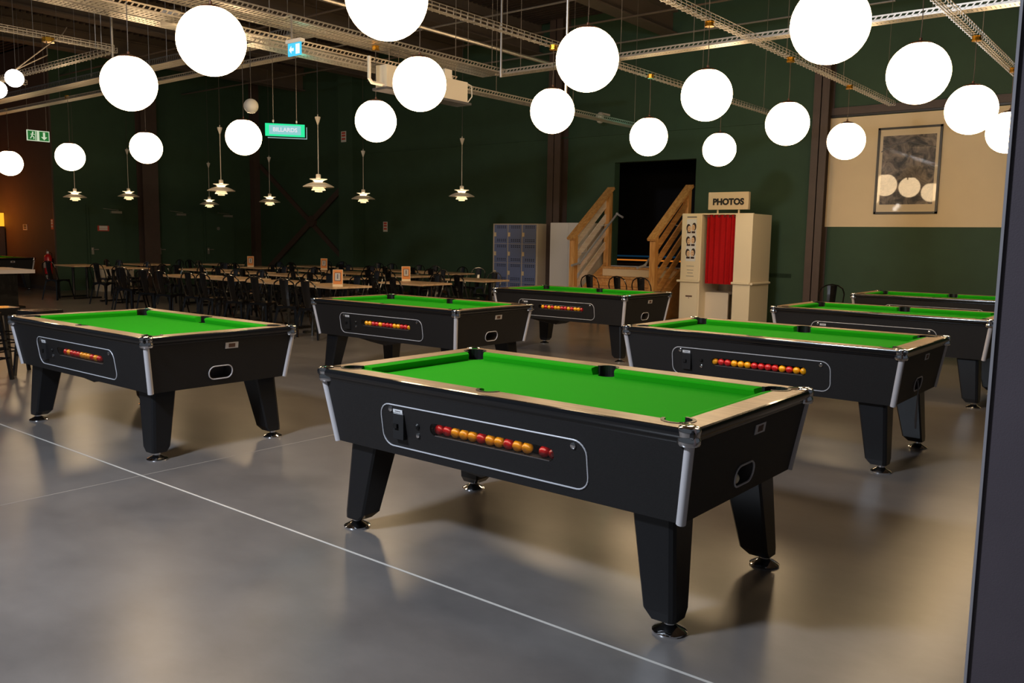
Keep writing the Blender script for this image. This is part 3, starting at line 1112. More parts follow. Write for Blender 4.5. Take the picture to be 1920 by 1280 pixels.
perforated('lowest perforated tray, running to the back wall above the stage doorway', 'y', -8.25, 5.6, 3.54, 8.4, 0.20, 0.06, 2.0, 0.05)
perforated('upper perforated tray running off to the left edge', 'x', -30.0, 7.0, 4.0, 21.2, 0.26, 0.09, 3.0)
perforated('lower perforated tray running off to the left edge', 'x', -30.0, 7.28, 3.86, 20.3, 0.16, 0.05, 3.0)
perforated('perforated tray at top left, ending by the big globe', 'y', -10.15, 2.2, 4.02, 4.0, 0.26, 0.07, 2.0)

# vertical rods
for x, y, z0, lab in ((-10.62, 5.30, 3.3, 'vertical grey rod at the corner of the upper-left wire trays'), (-7.75, 9.3, 3.7, 'vertical grey rod where the perforated trays meet'), (-5.86, 8.2, 3.1, 'vertical grey rod behind the large top-centre globe')):
    tag(MB().tube([(0, 0, 0), (0, 0, ZC - z0)], 0.016, 8).done('support_rod', 'galv', None, True, (x, y, z0)), lab, 'rod')
tag(MB().tube([(-8.6, 4.5, 4.35), (-8.6, 12.5, 4.35)], 0.03, 8).done('conduit_pipe', 'galv', None, True), 'round grey pipe running above the middle trays', 'pipe')

# junction box
jb = MB().box((0, 0, 0), (0.2, 0.12, 0.17)).bevel(0.02, 2).done('junction_box', 'white_plastic', None, True, (-8.64, 4.95, 3.72), (0, 0, 0.3))
tag(jb, 'rounded white box between the trays, left of the biggest upper-left globe', 'junction box')

# ceiling air unit
t = thing('air_unit', 'beige box air unit hanging behind a glowing globe', 'air conditioner', (-8.05, 8.05, 3.27))
m = MB()
m.b(-0.05, 0.15, -0.735, 0.735, 0.03, 0.30)
m.done('casing', 'ac', t)
MB().b(-0.07, 0.19, -0.77, 0.77, 0.0, 0.03).done('bottom_grille', 'machine', t)
m = MB()
m.tube([(0.10, -0.73, 0.06), (0.10, -0.93, 0.06), (0.10, -0.97, 0.10), (0.10, -0.97, 0.36)], 0.022, 8)
m.done('drain_pipe', 'white_plastic', t, True)
m = MB()
m.tube([(0.02, -0.30, 0.42), (0.02, -0.12, 0.42), (0.02, -0.07, 0.40), (0.02, -0.06, 0.28)], 0.025, 8)
m.done('drain_pipe', 'white_plastic', t, True)
MB().b(0.02, 0.12, 0.32, 0.46, 0.30, 0.42).done('control_box', 'white_plastic', t)
m = MB()
m.tube([(0.14, 0.70, 0.29), (0.17, 0.79, 0.26), (0.17, 0.80, 0.12), (0.14, 0.74, 0.03)], 0.008, 6)
m.done('cable', 'white_plastic', t)
for yy in (-0.6, 0.6):
    MB().tube([(0.05, yy, 0.3), (0.05, yy, ZC - 3.27)], 0.005, 5).done('hanger_wire', 'wire', t)

# bare bulbs at left edge
t = thing('bulb_cluster', 'two bare round bulbs hung by splayed cables at the upper left edge', 'lamp', (-7.45, 2.92, 2.6))
MB().sphere((0, 0, 0.09), 0.068, 16, 10).done('bulb', 'spot', t, True)
MB().sphere((-0.10, -0.09, 0.0), 0.068, 16, 10).done('bulb', 'spot', t, True)
MB().tube([(0, 0, 0.15), (-1.5, 0.9, 0.60), (-3.15, 1.6, 1.08)], 0.005, 5).done('cable', 'wire', t)
MB().tube([(0, 0, 0.15), (-1.6, 1.1, 0.85), (-2.4, 1.5, 1.1)], 0.005, 5).done('cable', 'wire', t)
MB().lathe((-3.15, 1.62, 1.06), [(0.07, 0), (0.07, 0.05)], 8).done('canopy', 'brass', t)

# hanging globe loudspeaker
t = thing('ball_speaker', 'unlit beige ball speaker hanging above a glowing globe', 'speaker', (-9.91, 6.77, 3.17))
MB().sphere((0, 0, 0), 0.095, 20, 12).done('shell', 'white_plastic', t, True)
MB().lathe((0, 0, -0.075), [(0.05, -0.012), (0.056, 0.0)], 16).done('base_ring', 'white_plastic', t)
MB().tube([(0, 0, 0.09), (0, 0, ZC - 3.17)], 0.005, 5).done('cable', 'cable', t)

# security camera
t = thing('dome_camera', 'small white dome camera under the tray end above the stage doorway', 'camera', (-9.97, 15.2, 4.0))
MB().lathe((0, 0, 0), [(0.02, -0.10), (0.06, -0.08), (0.085, -0.02), (0.09, 0.05), (0.05, 0.10), (0.03, 0.12)], 16).done('housing', 'white_plastic', t, True)
MB().b(-0.03, 0.03, 0.0, 0.33, 0.08, 0.12).done('bracket', 'white_plastic', t)

# ------------------------------------------------------------------ hanging signs
t = thing('billiards_sign', 'green lit hanging sign reading BILLARDS', 'sign', (-9.66, 7.117, 2.74), math.radians(-37.0))
MB().b(-0.025, 0.0, -0.255, 0.255, 0.06, 0.222).done('light_box', 'bill_green', t)
MB().b(0.0, 0.003, -0.205, 0.205, 0.083, 0.20).done('blue_field', 'bill_mid', t)
text_mesh('lettering', 'BILLARDS', 0.074, 'bill_white', t, (0.005, 0, 0.142), FACE_PX, 0.001, 0.002)
m = MB()
m.b(-0.06, -0.05, -0.225, 0.285, 0.038, 0.047)
m.b(-0.06, -0.05, 0.276, 0.285, 0.038, 0.195)
m.done('acrylic_edge', 'acrylic', t)
for yy in (-0.15, 0.15):
    MB().tube([(-0.012, yy, 0.222), (-0.012, yy, 1.25)], 0.004, 5).done('hanging_wire', 'wire', t)
    MB().b(-0.022, 0.0, yy - 0.01, yy + 0.01, 0.24, 0.268).done('wire_clip', 'white_plastic', t)

t = thing('running_man_sign', 'green and white hanging exit sign with running man and down arrow', 'sign', (-18.5, 7.645, 3.30))
MB().b(-0.02, 0.0, -0.215, 0.215, 0.0, 0.21).done('panel', 'exit_white', t)
MB().b(0.0, 0.002, -0.20, -0.03, 0.015, 0.195).done('green_field', 'exit_green', t)
MB().b(0.0, 0.002, 0.02, 0.20, 0.015, 0.195).done('green_field', 'exit_green', t)
m = MB()
m.prism([(0.11, 0.03), (0.17, 0.09), (0.13, 0.09), (0.13, 0.18), (0.09, 0.18), (0.09, 0.09), (0.05, 0.09)], lambda a, b: (0.002, a, b), lambda a, b: (0.004, a, b))
m.done('down_arrow', 'exit_white', t)
m = MB()
m.lathe((0.002, -0.105, 0.165), [(0.016, 0), (0.016, 0.002)], 10, 'x')
m.bar((0.003, -0.11, 0.148), (0.003, -0.125, 0.095), 0.02, 0.026, (1, 0, 0))
m.bar((0.003, -0.125, 0.095), (0.003, -0.085, 0.075), 0.014, 0.014, (1, 0, 0))
m.bar((0.003, -0.085, 0.075), (0.003, -0.09, 0.035), 0.014, 0.014, (1, 0, 0))
m.bar((0.003, -0.125, 0.095), (0.003, -0.155, 0.045), 0.014, 0.014, (1, 0, 0))
m.bar((0.003, -0.11, 0.14), (0.003, -0.07, 0.12), 0.01, 0.01, (1, 0, 0))
m.bar((0.003, -0.11, 0.14), (0.003, -0.15, 0.125), 0.01, 0.01, (1, 0, 0))
m.done('running_figure', 'exit_white', t)
MB().b(0.0, 0.003, -0.06, -0.045, 0.02, 0.19).done('door_symbol', 'exit_white', t)
for yy in (-0.19, 0.17):
    MB().tube([(-0.01, yy, 0.21), (-0.01, yy, ZC - 3.30)], 0.004, 5).done('hanging_wire', 'wire', t)

t = thing('arrow_sign', 'small blue lit exit sign with left arrow under the middle trays', 'sign', (-7.61, 5.75, 3.365))
MB().b(-0.11, 0.11, -0.01, 0.0, 0.0, 0.13).done('panel', 'cyan', t)
MB().b(-0.125, 0.125, -0.03, 0.03, 0.13, 0.165).done('housing', 'white_plastic', t)
m = MB()
m.prism([(-0.09, 0.065), (-0.05, 0.105), (-0.05, 0.08), (-0.01, 0.08), (-0.01, 0.05), (-0.05, 0.05), (-0.05, 0.025)], lambda a, b: (a, -0.012, b), lambda a, b: (a, -0.010, b))
m.done('arrow', 'white_lit', t)
MB().b(0.025, 0.09, -0.013, -0.010, 0.015, 0.115).done('door_symbol', 'white_lit', t)
m = MB()
m.bar((-0.08, 0.02, 0.16), (-0.08, 0.02, 0.425), 0.03, 0.006)
m.bar((-0.08, 0.02, 0.423), (-0.30, 0.02, 0.423), 0.03, 0.006)
m.done('bracket', 'galv', t)

# ------------------------------------------------------------------ things on the walls
t = thing('poster_frame', 'black framed monochrome photo print on the cream wall panel', 'picture', (-3.995, YB - 0.02, 2.015))
PW, PHH = 1.01, 1.45
m = MB()
for a in ((-PW / 2, -PW / 2 + 0.035, 0, PHH), (PW / 2 - 0.035, PW / 2, 0, PHH), (-PW / 2, PW / 2, 0, 0.035), (-PW / 2, PW / 2, PHH - 0.035, PHH)):
    m.b(a[0], a[1], -0.035, 0, a[2], a[3])
m.done('frame', 'frame', t)
MB().b(-PW / 2 + 0.03, PW / 2 - 0.03, -0.012, -0.002, 0.03, PHH - 0.03).done('mount', 'mat_board', t)
MB().b(-0.42, 0.42, -0.015, -0.012, 0.16, PHH - 0.14).done('print', 'photo', t)
m = MB()
m.tube([(-0.44, -0.016, 1.05), (-0.25, -0.016, 1.16), (0.0, -0.016, 1.20), (0.25, -0.016, 1.13), (0.42, -0.016, 1.09)], 0.008, 5)
m.done('printed_branch', 'grey_ink', t)

# fire extinguisher
t = thing('fire_extinguisher', 'red fire extinguisher hung on the corner of the orange-lit green wall', 'fire extinguisher', (-22.78, 9.50, 0.42))
MB().lathe((0, 0, 0), [(0.075, 0.0), (0.09, 0.012), (0.09, 0.42), (0.075, 0.47), (0.035, 0.50), (0.03, 0.53)], 16).done('cylinder', 'red_steel', t, True)
MB().lathe((0, 0, 0), [(0.032, 0.52), (0.032, 0.57), (0.02, 0.58)], 12).done('valve', 'trim', t)
MB().bar((-0.02, -0.02, 0.59), (0.09, -0.05, 0.63), 0.022, 0.012).done('handle', 'black_metal', t)
MB().tube([(0.02, 0.02, 0.56), (0.03, 0.085, 0.53), (0.0, 0.10, 0.35), (-0.02, 0.10, 0.18)], 0.008, 8).done('hose', 'black_metal', t, True)
MB().b(-0.05, 0.05, -0.094, -0.088, 0.16, 0.32).done('instruction_label', 'sign_white', t)
MB().b(-0.012, 0.05, -0.06, -0.05, -0.16, -0.02).done('inspection_tag', 'sign_white', t)
MB().b(-0.04, 0.04, 0.06, 0.12, 0.2, 0.4).done('wall_bracket', 'black_metal', t)


def wall_sign(label, c, sx, sz, base, inkc, axis='y', shape=None):
    t = thing('wall_sign', label, 'sign', c)
    if axis == 'y':
        MB().b(-sx / 2, sx / 2, -0.008, 0, -sz / 2, sz / 2).done('plate', base, t)
        for k in (-0.25, 0.05, 0.3):
            MB().b(-sx * 0.36, sx * 0.36, -0.010, -0.008, k * sz - 0.012, k * sz + 0.012 + 0.08 * sz).done('print', inkc, t)
    else:
        MB().b(0, 0.008, -sx / 2, sx / 2, -sz / 2, sz / 2).done('plate', base, t)
        for k in (-0.25, 0.05, 0.3):
            MB().b(0.008, 0.010, -sx * 0.36, sx * 0.36, k * sz - 0.012, k * sz + 0.012 + 0.08 * sz).done('print', inkc, t)
    return t


wall_sign('tall narrow red sign above the fire extinguisher', (-22.72, 9.62, 1.68), 0.12, 0.26, 'sign_red', 'sign_white')
wall_sign('small white sign on the orange-lit green wall', (-24.35, 9.62, 1.60), 0.24, 0.15, 'sign_white', 'ink')
wall_sign('small red sign on the first green door', (XL + 0.06, 10.82, 1.60), 0.30, 0.14, 'sign_red', 'sign_white', 'x')
wall_sign('small red and white notice on the back wall right of the pilaster', (-16.85, YB, 1.76), 0.16, 0.26, 'sign_white', 'sign_red')
wall_sign('small beige notice high on the green pilaster', (-18.05, YB - 0.38, 4.12), 0.2, 0.28, 'sign_white', 'sign_red')
tag(MB().lathe((0, 0, 0), [(0.05, 0.0), (0.05, 0.01), (0.03, 0.012)], 16, 'x').done('round_door_sign', 'galv', None, False, (XL + 0.06, 14.2, 1.66)), 'small round pale sign on the third green door', 'sign')

# lit machine at the far left
t = thing('vending_machine', 'grey machine with a glowing orange header at the left edge', 'machine', (-26.05, 9.2, 0))
MB().b(-0.45, 0.45, -0.38, 0.38, 0, 1.62).done('body', 'machine', t)
MB().b(-0.45, 0.45, -0.38, 0.38, 1.62, 1.98).done('header', 'orange_panel', t)

# ------------------------------------------------------------------ lockers and cabinet
t = thing('locker_unit', 'beige steel locker unit with blue-grey doors against the back wall', 'locker', (-11.98, 14.95, 0))
m = MB()
m.b(-0.64, 0.64, 0.0, 0.45, 0.08, 1.83)
m.done('carcass', 'locker_frame', t)
MB().b(-0.62, 0.62, 0.02, 0.34, 0, 0.08).done('plinth', 'frame', t)
dm = {}
for cx in (-0.405, 0.0, 0.405):
    for rz in range(4):
        z0 = 0.10 + rz * 0.428
        d = MB().b(cx - 0.185, cx + 0.185, -0.015, 0, z0 + 0.004, z0 + 0.424).done('door', 'locker_door', t)
        v = MB()
        for zz in (0.05, 0.085, 0.345, 0.38):
            for k in range(5):
                v.b(cx - 0.10 + k * 0.055, cx - 0.07 + k * 0.055, -0.0165, -0.015, z0 + zz, z0 + zz + 0.018)
        v.done('vent_slots', 'recess', d)
        h = MB()
        h.b(cx - 0.18, cx - 0.13, -0.03, -0.015, z0 + 0.16, z0 + 0.25)
        h.done('latch', 'card_edge', d)
t = thing('white_cabinet', 'plain white steel cabinet between the lockers and the wooden stairs', 'cabinet', (-10.50, 14.92, 0))
MB().b(-0.48, 0.48, 0.0, 0.60, 0.05, 1.85).done('body', 'cabinet_white', t)
MB().b(-0.46, 0.46, 0.02, 0.58, 0, 0.05).done('plinth', 'frame', t)
MB().b(-0.475, -0.003, -0.014, 0, 0.06, 1.84).done('door', 'cabinet_white', t)
MB().b(0.003, 0.475, -0.014, 0, 0.06, 1.84).done('door', 'cabinet_white', t)

# ------------------------------------------------------------------ wooden stairs
t = thing('wooden_stairs', 'pine stairs with slatted sides and metal handrails up to the stage doorway', 'stairs', (0, 0, 0))
XS0, XS1 = -9.85, -8.02
Y0, Y1 = 14.18, 15.42
Zlow, Zhigh = 1.60, 2.52
sl = (Zhigh - Zlow) / (Y1 - Y0)
N_ST = 5
rise, run = 0.95 / N_ST, (Y1 + 0.06 - Y0) / N_ST
for x, sg in ((XS0, 1), (XS1, -1)):
    pale = 'pine_lit' if sg == 1 else 'pine_x'  # left slats take the wood colour with light painted in
    MB().b(x - 0.06, x + 0.06, Y0 - 0.06, Y0 + 0.06, 0, Zlow - 0.03).done('newel_post', 'pine', t)
    MB().b(x - 0.06, x + 0.06, Y1 - 0.05, Y1 + 0.07, 0, Zhigh - 0.03).done('newel_post', 'pine', t)
    MB().bar((x, Y0 - 0.12, Zlow - 0.09), (x, Y1 + 0.10, Zhigh + 0.07), 0.17, 0.05).done('handrail', 'pine_x', t)
    for k in range(4):
        dz = -0.24 - k * 0.29
        MB().bar((x - sg * 0.03, Y0 + 0.03, Zlow + dz), (x - sg * 0.03, Y1 - 0.02, Zhigh + dz), 0.028, 0.125).done('slat', pale, t)
    m = MB()
    m.bar((x, Y0 - 0.12, 0.12), (x, Y1 + 0.1, 0.98), 0.045, 0.24)
    m.done('stringer', 'pine_x', t)
    m = MB()
    m.prism([(Y0 - 0.05, 0.0), (Y1 + 0.1, 0.0), (Y1 + 0.1, 0.94), (Y1, 0.94), (Y0 - 0.05, 0.08)], lambda a, b, x=x, sg=sg: (x - sg * 0.03, a, b), lambda a, b, x=x, sg=sg: (x - sg * 0.05, a, b))
    m.done('side_panel', 'osb', t)
    # metal handrail
    xp = x + sg * 0.17
    m = MB()
    dirv = (Y0 - 0.02, 1.04), (Y1 + 0.22, 2.09)
    p0, p1 = (xp, Y0 - 0.03, 1.03), (xp, Y1 + 0.08, 2.05)
    m.tube([p0, p1], 0.021, 10)
    m.tube([(xp, Y0 - 0.30, 0.99), (xp, Y0 - 0.03, 1.03)], 0.024, 10)
    m.tube([p1, (xp + 0.17, Y1 + 0.04, 1.975)], 0.022, 10)
    m.sphere(p0, 0.032, 10, 8)
    m.sphere(p1, 0.032, 10, 8)
    m.done('pipe_handrail', 'pipe', t, True)
    for fr in (0.25, 0.8):
        yy = Y0 + (Y1 - Y0) * fr
        zz = 1.03 + 1.02 * fr
        MB().tube([(xp, yy, zz - 0.02), (x - sg * 0.02, yy, zz - 0.06)], 0.008, 6).done('rail_bracket', 'pipe', t)
for k in range(N_ST):
    z = rise * (k + 1)
    y = Y0 + run * k
    wd = 'pine_x'
    MB().b(XS0 + 0.03, XS1 - 0.03, y - 0.03, y + run, z - 0.04, z).done('tread', wd, t)
    MB().b(XS0 + 0.03, XS1 - 0.03, y, y + 0.02, z - rise, z - 0.04).done('riser', 'card_edge' if k == N_ST - 1 else 'pine_x', t)
m = MB()
lg = None

# ------------------------------------------------------------------ photo booth
BX0, BX1, BY0, BY1, BZ = -7.465, -6.11, 14.2, 15.02, 2.0
t = thing('photo_booth', 'cream photo booth with red curtain and a PHOTOS sign on top', 'photo booth', (0, 0, 0))
MB().b(BX0, -7.07, BY0, BY1, 0.0, BZ).done('machine_column', 'booth', t)
MB().b(-6.43, BX1, BY0, BY0 + 0.05, 0.0, BZ).done('front_panel', 'booth', t)
MB().b(BX1 - 0.03, BX1, BY0 + 0.05, BY1, 0.0, BZ - 0.01).done('side_wall', 'booth', t)
MB().b(-7.07, BX1 - 0.03, BY1 - 0.03, BY1, 0.0, BZ - 0.01).done('back_wall', 'booth_in', t)
MB().b(-7.07, BX1 - 0.03, BY0 + 0.05, BY1 - 0.03, BZ - 0.03, BZ - 0.01).done('roof_panel', 'booth', t)
MB().b(-7.07, -6.43, BY0, BY0 + 0.04, BZ - 0.022, BZ).done('header', 'booth', t)
MB().b(-7.07, -6.62, BY0 + 0.25, BY0 + 0.29, 0.0, 0.55).done('seat_panel', 'booth_in', t)
MB().b(-7.07, -6.62, BY0 + 0.25, BY1 - 0.05, 0.55, 0.58).done('seat', 'booth_in', t)
MB().b(BX0 + 0.03, -7.10, BY0 - 0.012, BY0, 0.80, BZ - 0.04).done('upper_door', 'booth', t)
MB().b(BX0 + 0.03, -7.10, BY0 - 0.012, BY0, 0.04, 0.74).done('lower_door', 'booth', t)
# curtain
cu = MB()
n = 60
front, back = [], []
xs = []
for i in range(n + 1):
    s = i / n
    x = -6.99 + s * 0.565
    y = BY0 + 0.045 + 0.028 * math.sin(s * 2 * PI * 5.5) * (0.45 + 0.55 * s) + 0.008 * math.sin(s * 41)
    xs.append((x, y))
rings = []
for z, k in ((0.745, 1.25), (1.2, 1.1), (1.7, 0.95), (1.985, 0.7)):
    rings.append([(x, BY0 + 0.04 + (y - BY0 - 0.04) * k, z) for x, y in xs])
cu.rings(rings, False, False)
co_ = cu.done('curtain', 'curtain', t, True)
part_label(co_, 'red curtain on rings')
MB().tube([(-7.07, BY0 + 0.05, 1.945), (-6.43, BY0 + 0.05, 1.945)], 0.009, 8).done('curtain_rod', 'chrome', t)
for k in range(6):
    xk = -6.95 + k * 0.096
    MB().tube([(xk, BY0 + 0.05 + 0.028 * math.cos(a * PI / 5), 1.945 + 0.028 * math.sin(a * PI / 5)) for a in range(10)], 0.005, 5, True).done('curtain_ring', 'chrome', t)
# bumper rails
for x0, x1 in ((BX0 - 0.05, -7.06), (-6.45, BX1 - 0.005)):
    MB().tube([(x0, BY0 - 0.022, 0.775), (x1, BY0 - 0.022, 0.775)], 0.022, 8).done('bumper_rail', 'booth', t, True)
MB().tube([(BX1 + 0.022, BY0 - 0.0, 0.775), (BX1 + 0.022, BY1 - 0.02, 0.775)], 0.022, 8).done('bumper_rail', 'booth', t, True)
# sample photo strip: three portraits of two faces each
sp = MB().b(-7.362, -7.168, BY0 - 0.016, BY0 - 0.012, 1.14, 1.90).done('photo_strip', 'sticker', t)
fy = BY0 - 0.018


def ell(m, cx, cz, rx, rz, y0, y1, n=14):
    m.prism([(cx + rx * math.cos(2 * PI * i / n), cz + rz * math.sin(2 * PI * i / n)) for i in range(n)], lambda a, b: (a, y0, b), lambda a, b: (a, y1, b))


hair, skin = MB(), MB()
for k, zc in enumerate((1.74, 1.51, 1.28)):
    for dx, dz, hx in ((-0.048, -0.012 + 0.006 * k, -0.012), (0.040, 0.010, 0.012)):
        cx = -7.265 + dx
        ell(hair, cx + hx, zc + dz + 0.012, 0.042, 0.072, fy - 0.001, fy)
        ell(skin, cx - hx * 0.4, zc + dz - 0.006, 0.034, 0.056, fy - 0.003, fy - 0.001)
        hair.b(cx - 0.014, cx - 0.004, fy - 0.004, fy - 0.003, zc + dz + 0.004, zc + dz + 0.012)
        hair.b(cx + 0.006, cx + 0.016, fy - 0.004, fy - 0.003, zc + dz + 0.004, zc + dz + 0.012)
        hair.b(cx - 0.008, cx + 0.010, fy - 0.004, fy - 0.003, zc + dz - 0.034, zc + dz - 0.026)
        hair.b(cx - 0.035, cx + 0.035, fy - 0.001, fy, zc - 0.095, zc - 0.06)
hair.done('printed_hair', 'hair', sp)
skin.done('printed_faces', 'skin', sp)
tx = MB()
for z, wv in ((1.045, 0.15), (0.975, 0.13), (0.92, 0.11), (0.865, 0.15)):
    tx.b(-7.265 - wv / 2, -7.265 + wv / 2, fy + 0.004, fy + 0.006, z, z + 0.008)
tx.done('small_print', 'grey_ink', t)
MB().b(-7.36, -7.17, fy + 0.004, fy + 0.006, 1.925, 1.945).done('small_print', 'grey_ink', t)
tx = MB()
tx.b(-7.335, -7.205, fy + 0.003, fy + 0.006, 0.488, 0.515)
tx.prism([(-7.283, 0.475), (-7.257, 0.475), (-7.27, 0.458)], lambda a, b: (a, fy + 0.003, b), lambda a, b: (a, fy + 0.006, b))
tx.done('small_logo', 'brown_ink', t)
# sign
for x in (-6.80, -6.40):
    MB().b(x - 0.012, x + 0.012, BY0 + 0.04, BY0 + 0.064, BZ - 0.01, 2.08).done('sign_post', 'booth', t)
sg_ = MB().b(-6.968, -6.212, BY0 + 0.0, BY0 + 0.09, 2.062, 2.37).bevel(0.008, 2).done('sign_box', 'mat_board', t)
text_mesh('sign_lettering', 'PHOTOS', 0.148, 'ink', sg_, (-6.585, BY0 - 0.003, 2.195), RX90, 0.002, 0.008)

# ------------------------------------------------------------------ bistro tables and chairs
def make_chair():
    t = thing('bistro_chair', '', 'chair')
    m = MB()
    m.prism(rrect(-0.18, 0.18, -0.18, 0.18, 0.05, 3), lambda a, b: (a * (1.05 if b < 0 else 0.95), b, 0.438), lambda a, b: (a * (1.05 if b < 0 else 0.95), b, 0.452))
    m.done('seat', 'black_metal', t)
    m = MB()
    for x0, x1 in ((-0.19, 0.19),):
        pass
    sk = []
    for k in range(9):
        s = -1 + 2 * k / 8
        sk.append((s * 0.165, 0.44 - 0.075 + 0.055 * (1 - s * s)))
    for yv in (-0.178, 0.172):
        m.rings([[(a, yv, 0.44) for a, b in sk], [(a, yv, b) for a, b in sk]], False, False)
    for xv in (-0.176, 0.176):
        m.rings([[(xv, a, 0.44) for a, b in sk], [(xv, a, b) for a, b in sk]], False, False)
    m.done('seat_skirt', 'black_metal', t)
    m = MB()
    rings = []
    for z, y, w_ in ((0.45, 0.165, 0.058), (0.56, 0.195, 0.062), (0.70, 0.222, 0.068), (0.84, 0.238, 0.075)):
        rings.append([(-w_, y - 0.006, z), (-w_ * 0.4, y + 0.008, z), (w_ * 0.4, y + 0.008, z), (w_, y - 0.006, z), (w_, y, z), (w_ * 0.4, y + 0.014, z), (-w_ * 0.4, y + 0.014, z), (-w_, y, z)])
    m.rings(rings)
    m.done('backrest', 'black_metal', t)
    m = MB()
    pts = [(-0.175, 0.13, 0.45), (-0.185, 0.175, 0.58), (-0.19, 0.21, 0.70)]
    for k in range(7):
        a = PI - PI * k / 6
        pts.append((0.18 * math.cos(a), 0.222 + 0.016 * math.sin(a), 0.74 + 0.115 * math.sin(a)))
    pts += [(0.19, 0.21, 0.70), (0.185, 0.175, 0.58), (0.175, 0.13, 0.45)]
    m.tube(pts, 0.011, 6)
    m.done('back_frame', 'black_metal', t, True)
    for sx in (-1, 1):
        for sy in (-1, 1):
            m = MB()
            a, b = Vector((sx * 0.155, sy * 0.155, 0.44)), Vector((sx * 0.215, sy * 0.225, 0.0))
            rr = []
            for p, wv in ((a, 0.034), (a.lerp(b, 0.35), 0.024), (b, 0.014)):
                rr.append([(p.x + sx * 0.012, p.y - wv * sy * 1.1, p.z), (p.x + sx * 0.012, p.y + sy * 0.012, p.z), (p.x - wv * sx * 1.1, p.y + sy * 0.012, p.z), (p.x - 0.006 * sx, p.y - 0.006 * sy, p.z)])
            m.rings(rr)
            m.done('leg', 'black_metal', t)
    return t


def make_table():
    t = thing('bistro_table', '', 'table')
    MB().b(-0.50, 0.50, -0.36, 0.36, 0.722, 0.75).done('tabletop', 'table_wood', t)
    MB().b(-0.42, 0.42, -0.05, 0.05, 0.70, 0.722).done('support_bar', 'black_metal', t)
    for sx in (-1, 1):
        MB().tube([(sx * 0.34, 0, 0.03), (sx * 0.34, 0, 0.71)], 0.03, 8).done('pedestal', 'black_metal', t, True)
        m = MB()
        m.bar((sx * 0.34, -0.30, 0.018), (sx * 0.34, 0.30, 0.018), 0.07, 0.036)
        m.done('foot_bar', 'black_metal', t)
    return t


ROWS = [
    ('front', [(-10.30, 8.42, -4), (-11.6, 8.45, 0), (-12.92, 8.45, 1), (-14.2, 8.35, 0), (-18.25, 9.1, 0), (-19.95, 9.0, 0)]),
    ('second', [(-10.12, 10.0, 0), (-12.25, 10.1, -2), (-13.65, 10.1, 0), (-15.0, 10.05, 0), (-16.6, 10.1, 1), (-20.1, 10.65, 0)]),
    ('third', [(-10.3, 11.72, 1), (-12.2, 11.8, 0), (-13.75, 11.8, 0), (-15.2, 11.85, 0), (-17.1, 11.85, 2), (-19.3, 12.2, 0)]),
    ('rear', [(-12.62, 13.4, 0), (-14.0, 13.4, 0), (-15.5, 13.5, 0), (-17.2, 13.4, 0)]),
]
tb0 = make_table()
ch0 = make_chair()
first_t = first_c = True
rnd = random.Random(11)
ROWW = {'front': 'nearest row', 'second': 'second row', 'third': 'third row', 'rear': 'rearmost row'}


def put_chair(x, y, yaw, label, group='black metal bistro chairs'):
    global first_c
    c = ch0 if first_c else copy_tree(ch0)
    first_c = False
    c.location = (x, y, 0)
    c.rotation_euler = (0, 0, yaw)
    tag(c, label, 'chair', group)
    return c


for rname, lst in ROWS:
    for k, (x, y, a) in enumerate(lst):
        t = tb0 if first_t else copy_tree(tb0)
        first_t = False
        t.location = (x, y, 0)
        t.rotation_euler = (0, 0, math.radians(a))
        where = '%s table from right, %s' % (ORD[k], ROWW[rname])
        tag(t, 'pale wood bistro table on black legs, ' + where.replace(' table', ''), 'table', 'pale wood bistro tables')
        for s, side in ((-1, 'near'), (1, 'far')):
            for hx, nm in ((-0.27, 'left'), (0.27, 'right')):
                if s == 1 and (k % 2 == 0) == (hx > 0) and rname != 'rear':
                    continue
                if rname == 'front' and k >= 4 and s == -1 and hx < 0:
                    continue
                jx, jy = rnd.uniform(-0.05, 0.05), rnd.uniform(-0.06, 0.06)
                yaw = (PI if s == -1 else 0) + rnd.uniform(-0.15, 0.15)
                if rname == 'front' and s == -1:
                    yaw += 0.25
                dist = 0.55 if s == -1 else 0.52
                put_chair(x + hx + jx, y + s * dist + jy, yaw, 'black metal chair, %s %s side of %s' % (side, nm, where))

# three chairs before the stairs and one by the column
put_chair(-8.76, 13.35, PI + 0.05, 'black metal chair with oval back before the stairs, leftmost of three')
put_chair(-8.11, 13.30, PI - 0.05, 'black metal chair before the stairs, middle of three')
put_chair(-7.62, 13.28, PI, 'black metal chair before the stairs, rightmost of three')
put_chair(-4.62, 13.85, PI + 0.5, 'black metal chair in shadow at the foot of the right brown column')

put_chair(-15.75, 8.05, PI + 0.35, 'black metal chair in the gap between nearest-row tables, nearer the brown column')
put_chair(-16.35, 8.30, PI + 0.2, 'black metal chair in the gap of the nearest row, farther left')

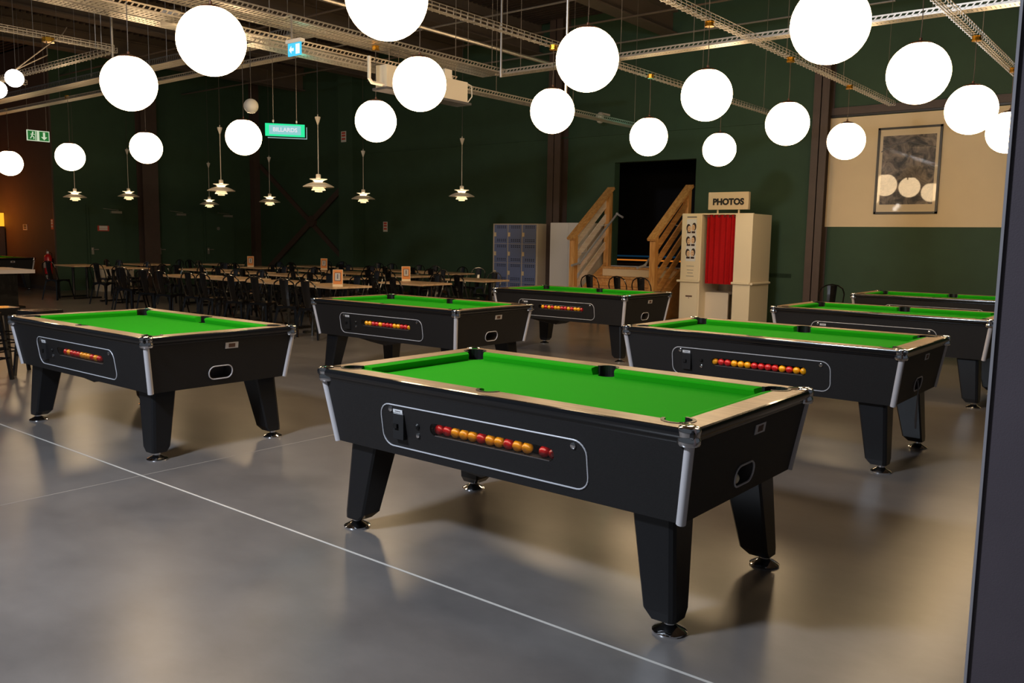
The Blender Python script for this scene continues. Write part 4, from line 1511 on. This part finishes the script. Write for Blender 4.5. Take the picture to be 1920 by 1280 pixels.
# menu cards
for x, y, a, label in ((-9.92, 8.2, 0.65, 'orange menu card standing on the right table of the nearest row'), (-10.50, 10.16, 1.0, 'orange menu card standing on the right table of the second row'),
                       (-15.1, 12.1, 0.6, 'orange menu card standing on a table of the third row'), (-17.2, 11.65, 0.75, 'orange menu card at left, standing on a distant table of the third row')):
    t = thing('menu_card', label, 'menu', (x, y, 0.75), a, 'orange menu cards')
    MB().box((0, 0.012, 0.125), (0.15, 0.006, 0.25), Matrix.Rotation(-0.06, 3, 'X')).done('card', 'card_edge', t)
    MB().box((0, 0.008, 0.14), (0.135, 0.004, 0.21), Matrix.Rotation(-0.06, 3, 'X')).done('orange_print', 'orange_card', t)
    MB().box((0, 0.0045, 0.145), (0.09, 0.003, 0.125), Matrix.Rotation(-0.06, 3, 'X')).done('picture_border', 'brown_ink', t)
    MB().box((0, 0.0028, 0.145), (0.075, 0.003, 0.108), Matrix.Rotation(-0.06, 3, 'X')).done('picture', 'card_print', t)
    MB().box((0, 0.0, 0.15), (0.02, 0.003, 0.07), Matrix.Rotation(-0.06, 3, 'X')).done('picture_figure', 'grey_ink', t)
    MB().b(-0.075, 0.075, -0.01, 0.03, 0, 0.012).done('card_base', 'card_edge', t)

# white topped table at the far left
t = thing('white_table', 'long white topped table at the left edge before the far pool table', 'table', (-18.5, 6.7, 0))
MB().b(-0.75, 0.75, -0.45, 0.45, 0.68, 0.75).done('tabletop', 'white_top', t)
for sx in (-1, 1):
    MB().b(sx * 0.5 - 0.16, sx * 0.5 + 0.16, -0.28, 0.28, 0.0, 0.04).done('foot_plate', 'black_metal', t)
    MB().b(sx * 0.5 - 0.05, sx * 0.5 + 0.05, -0.2, 0.2, 0.04, 0.70).done('pedestal', 'black_metal', t)

# beige box under the tables
t = thing('storage_box', 'beige box on the floor before the green doors, behind the bistro tables', 'box', (-21.9, 10.75, 0), 0.0)
MB().b(-0.2, 0.2, -0.42, 0.42, 0.0, 0.52).done('body', 'booth_in', t)
MB().b(-0.21, 0.21, -0.43, 0.43, 0.52, 0.56).done('lid', 'booth_in', t)


# ------------------------------------------------------------------ bar stools at the left
def make_stool():
    t = thing('bar_stool', '', 'stool')
    m = MB()
    m.prism(rrect(-0.16, 0.16, -0.16, 0.16, 0.04, 3), lambda a, b: (a * 1.03, b * 1.03, 0.605), lambda a, b: (a, b, 0.68))
    m.done('seat', 'black_metal', t)
    for sx in (-1, 1):
        for sy in (-1, 1):
            m = MB()
            m.bar((sx * 0.135, sy * 0.135, 0.64), (sx * 0.19, sy * 0.19, 0.0), 0.032, 0.028)
            m.done('leg', 'black_metal', t)
    for z, d in ((0.22, 0.172), (0.31, 0.163), (0.40, 0.155)):
        m = MB()
        m.tube([(-d, -d, z), (d, -d, z), (d, d, z), (-d, d, z)], 0.008, 6, True)
        m.done('foot_ring', 'black_metal', t)
    return t


st0 = make_stool()
for i, (x, y, a, label) in enumerate(((-9.35, 3.80, 0.25, 'black metal bar stool touching the corner of the left pool table'), (-9.95, 3.62, 0.1, 'black metal bar stool behind the other one at the left edge'), (-9.33, 3.20, 0.5, 'black metal bar stool cut by the left edge of the photo'))):
    s = st0 if i == 0 else copy_tree(st0)
    s.location = (x, y, 0)
    s.rotation_euler = (0, 0, a)
    tag(s, label, 'stool', 'black bar stools')
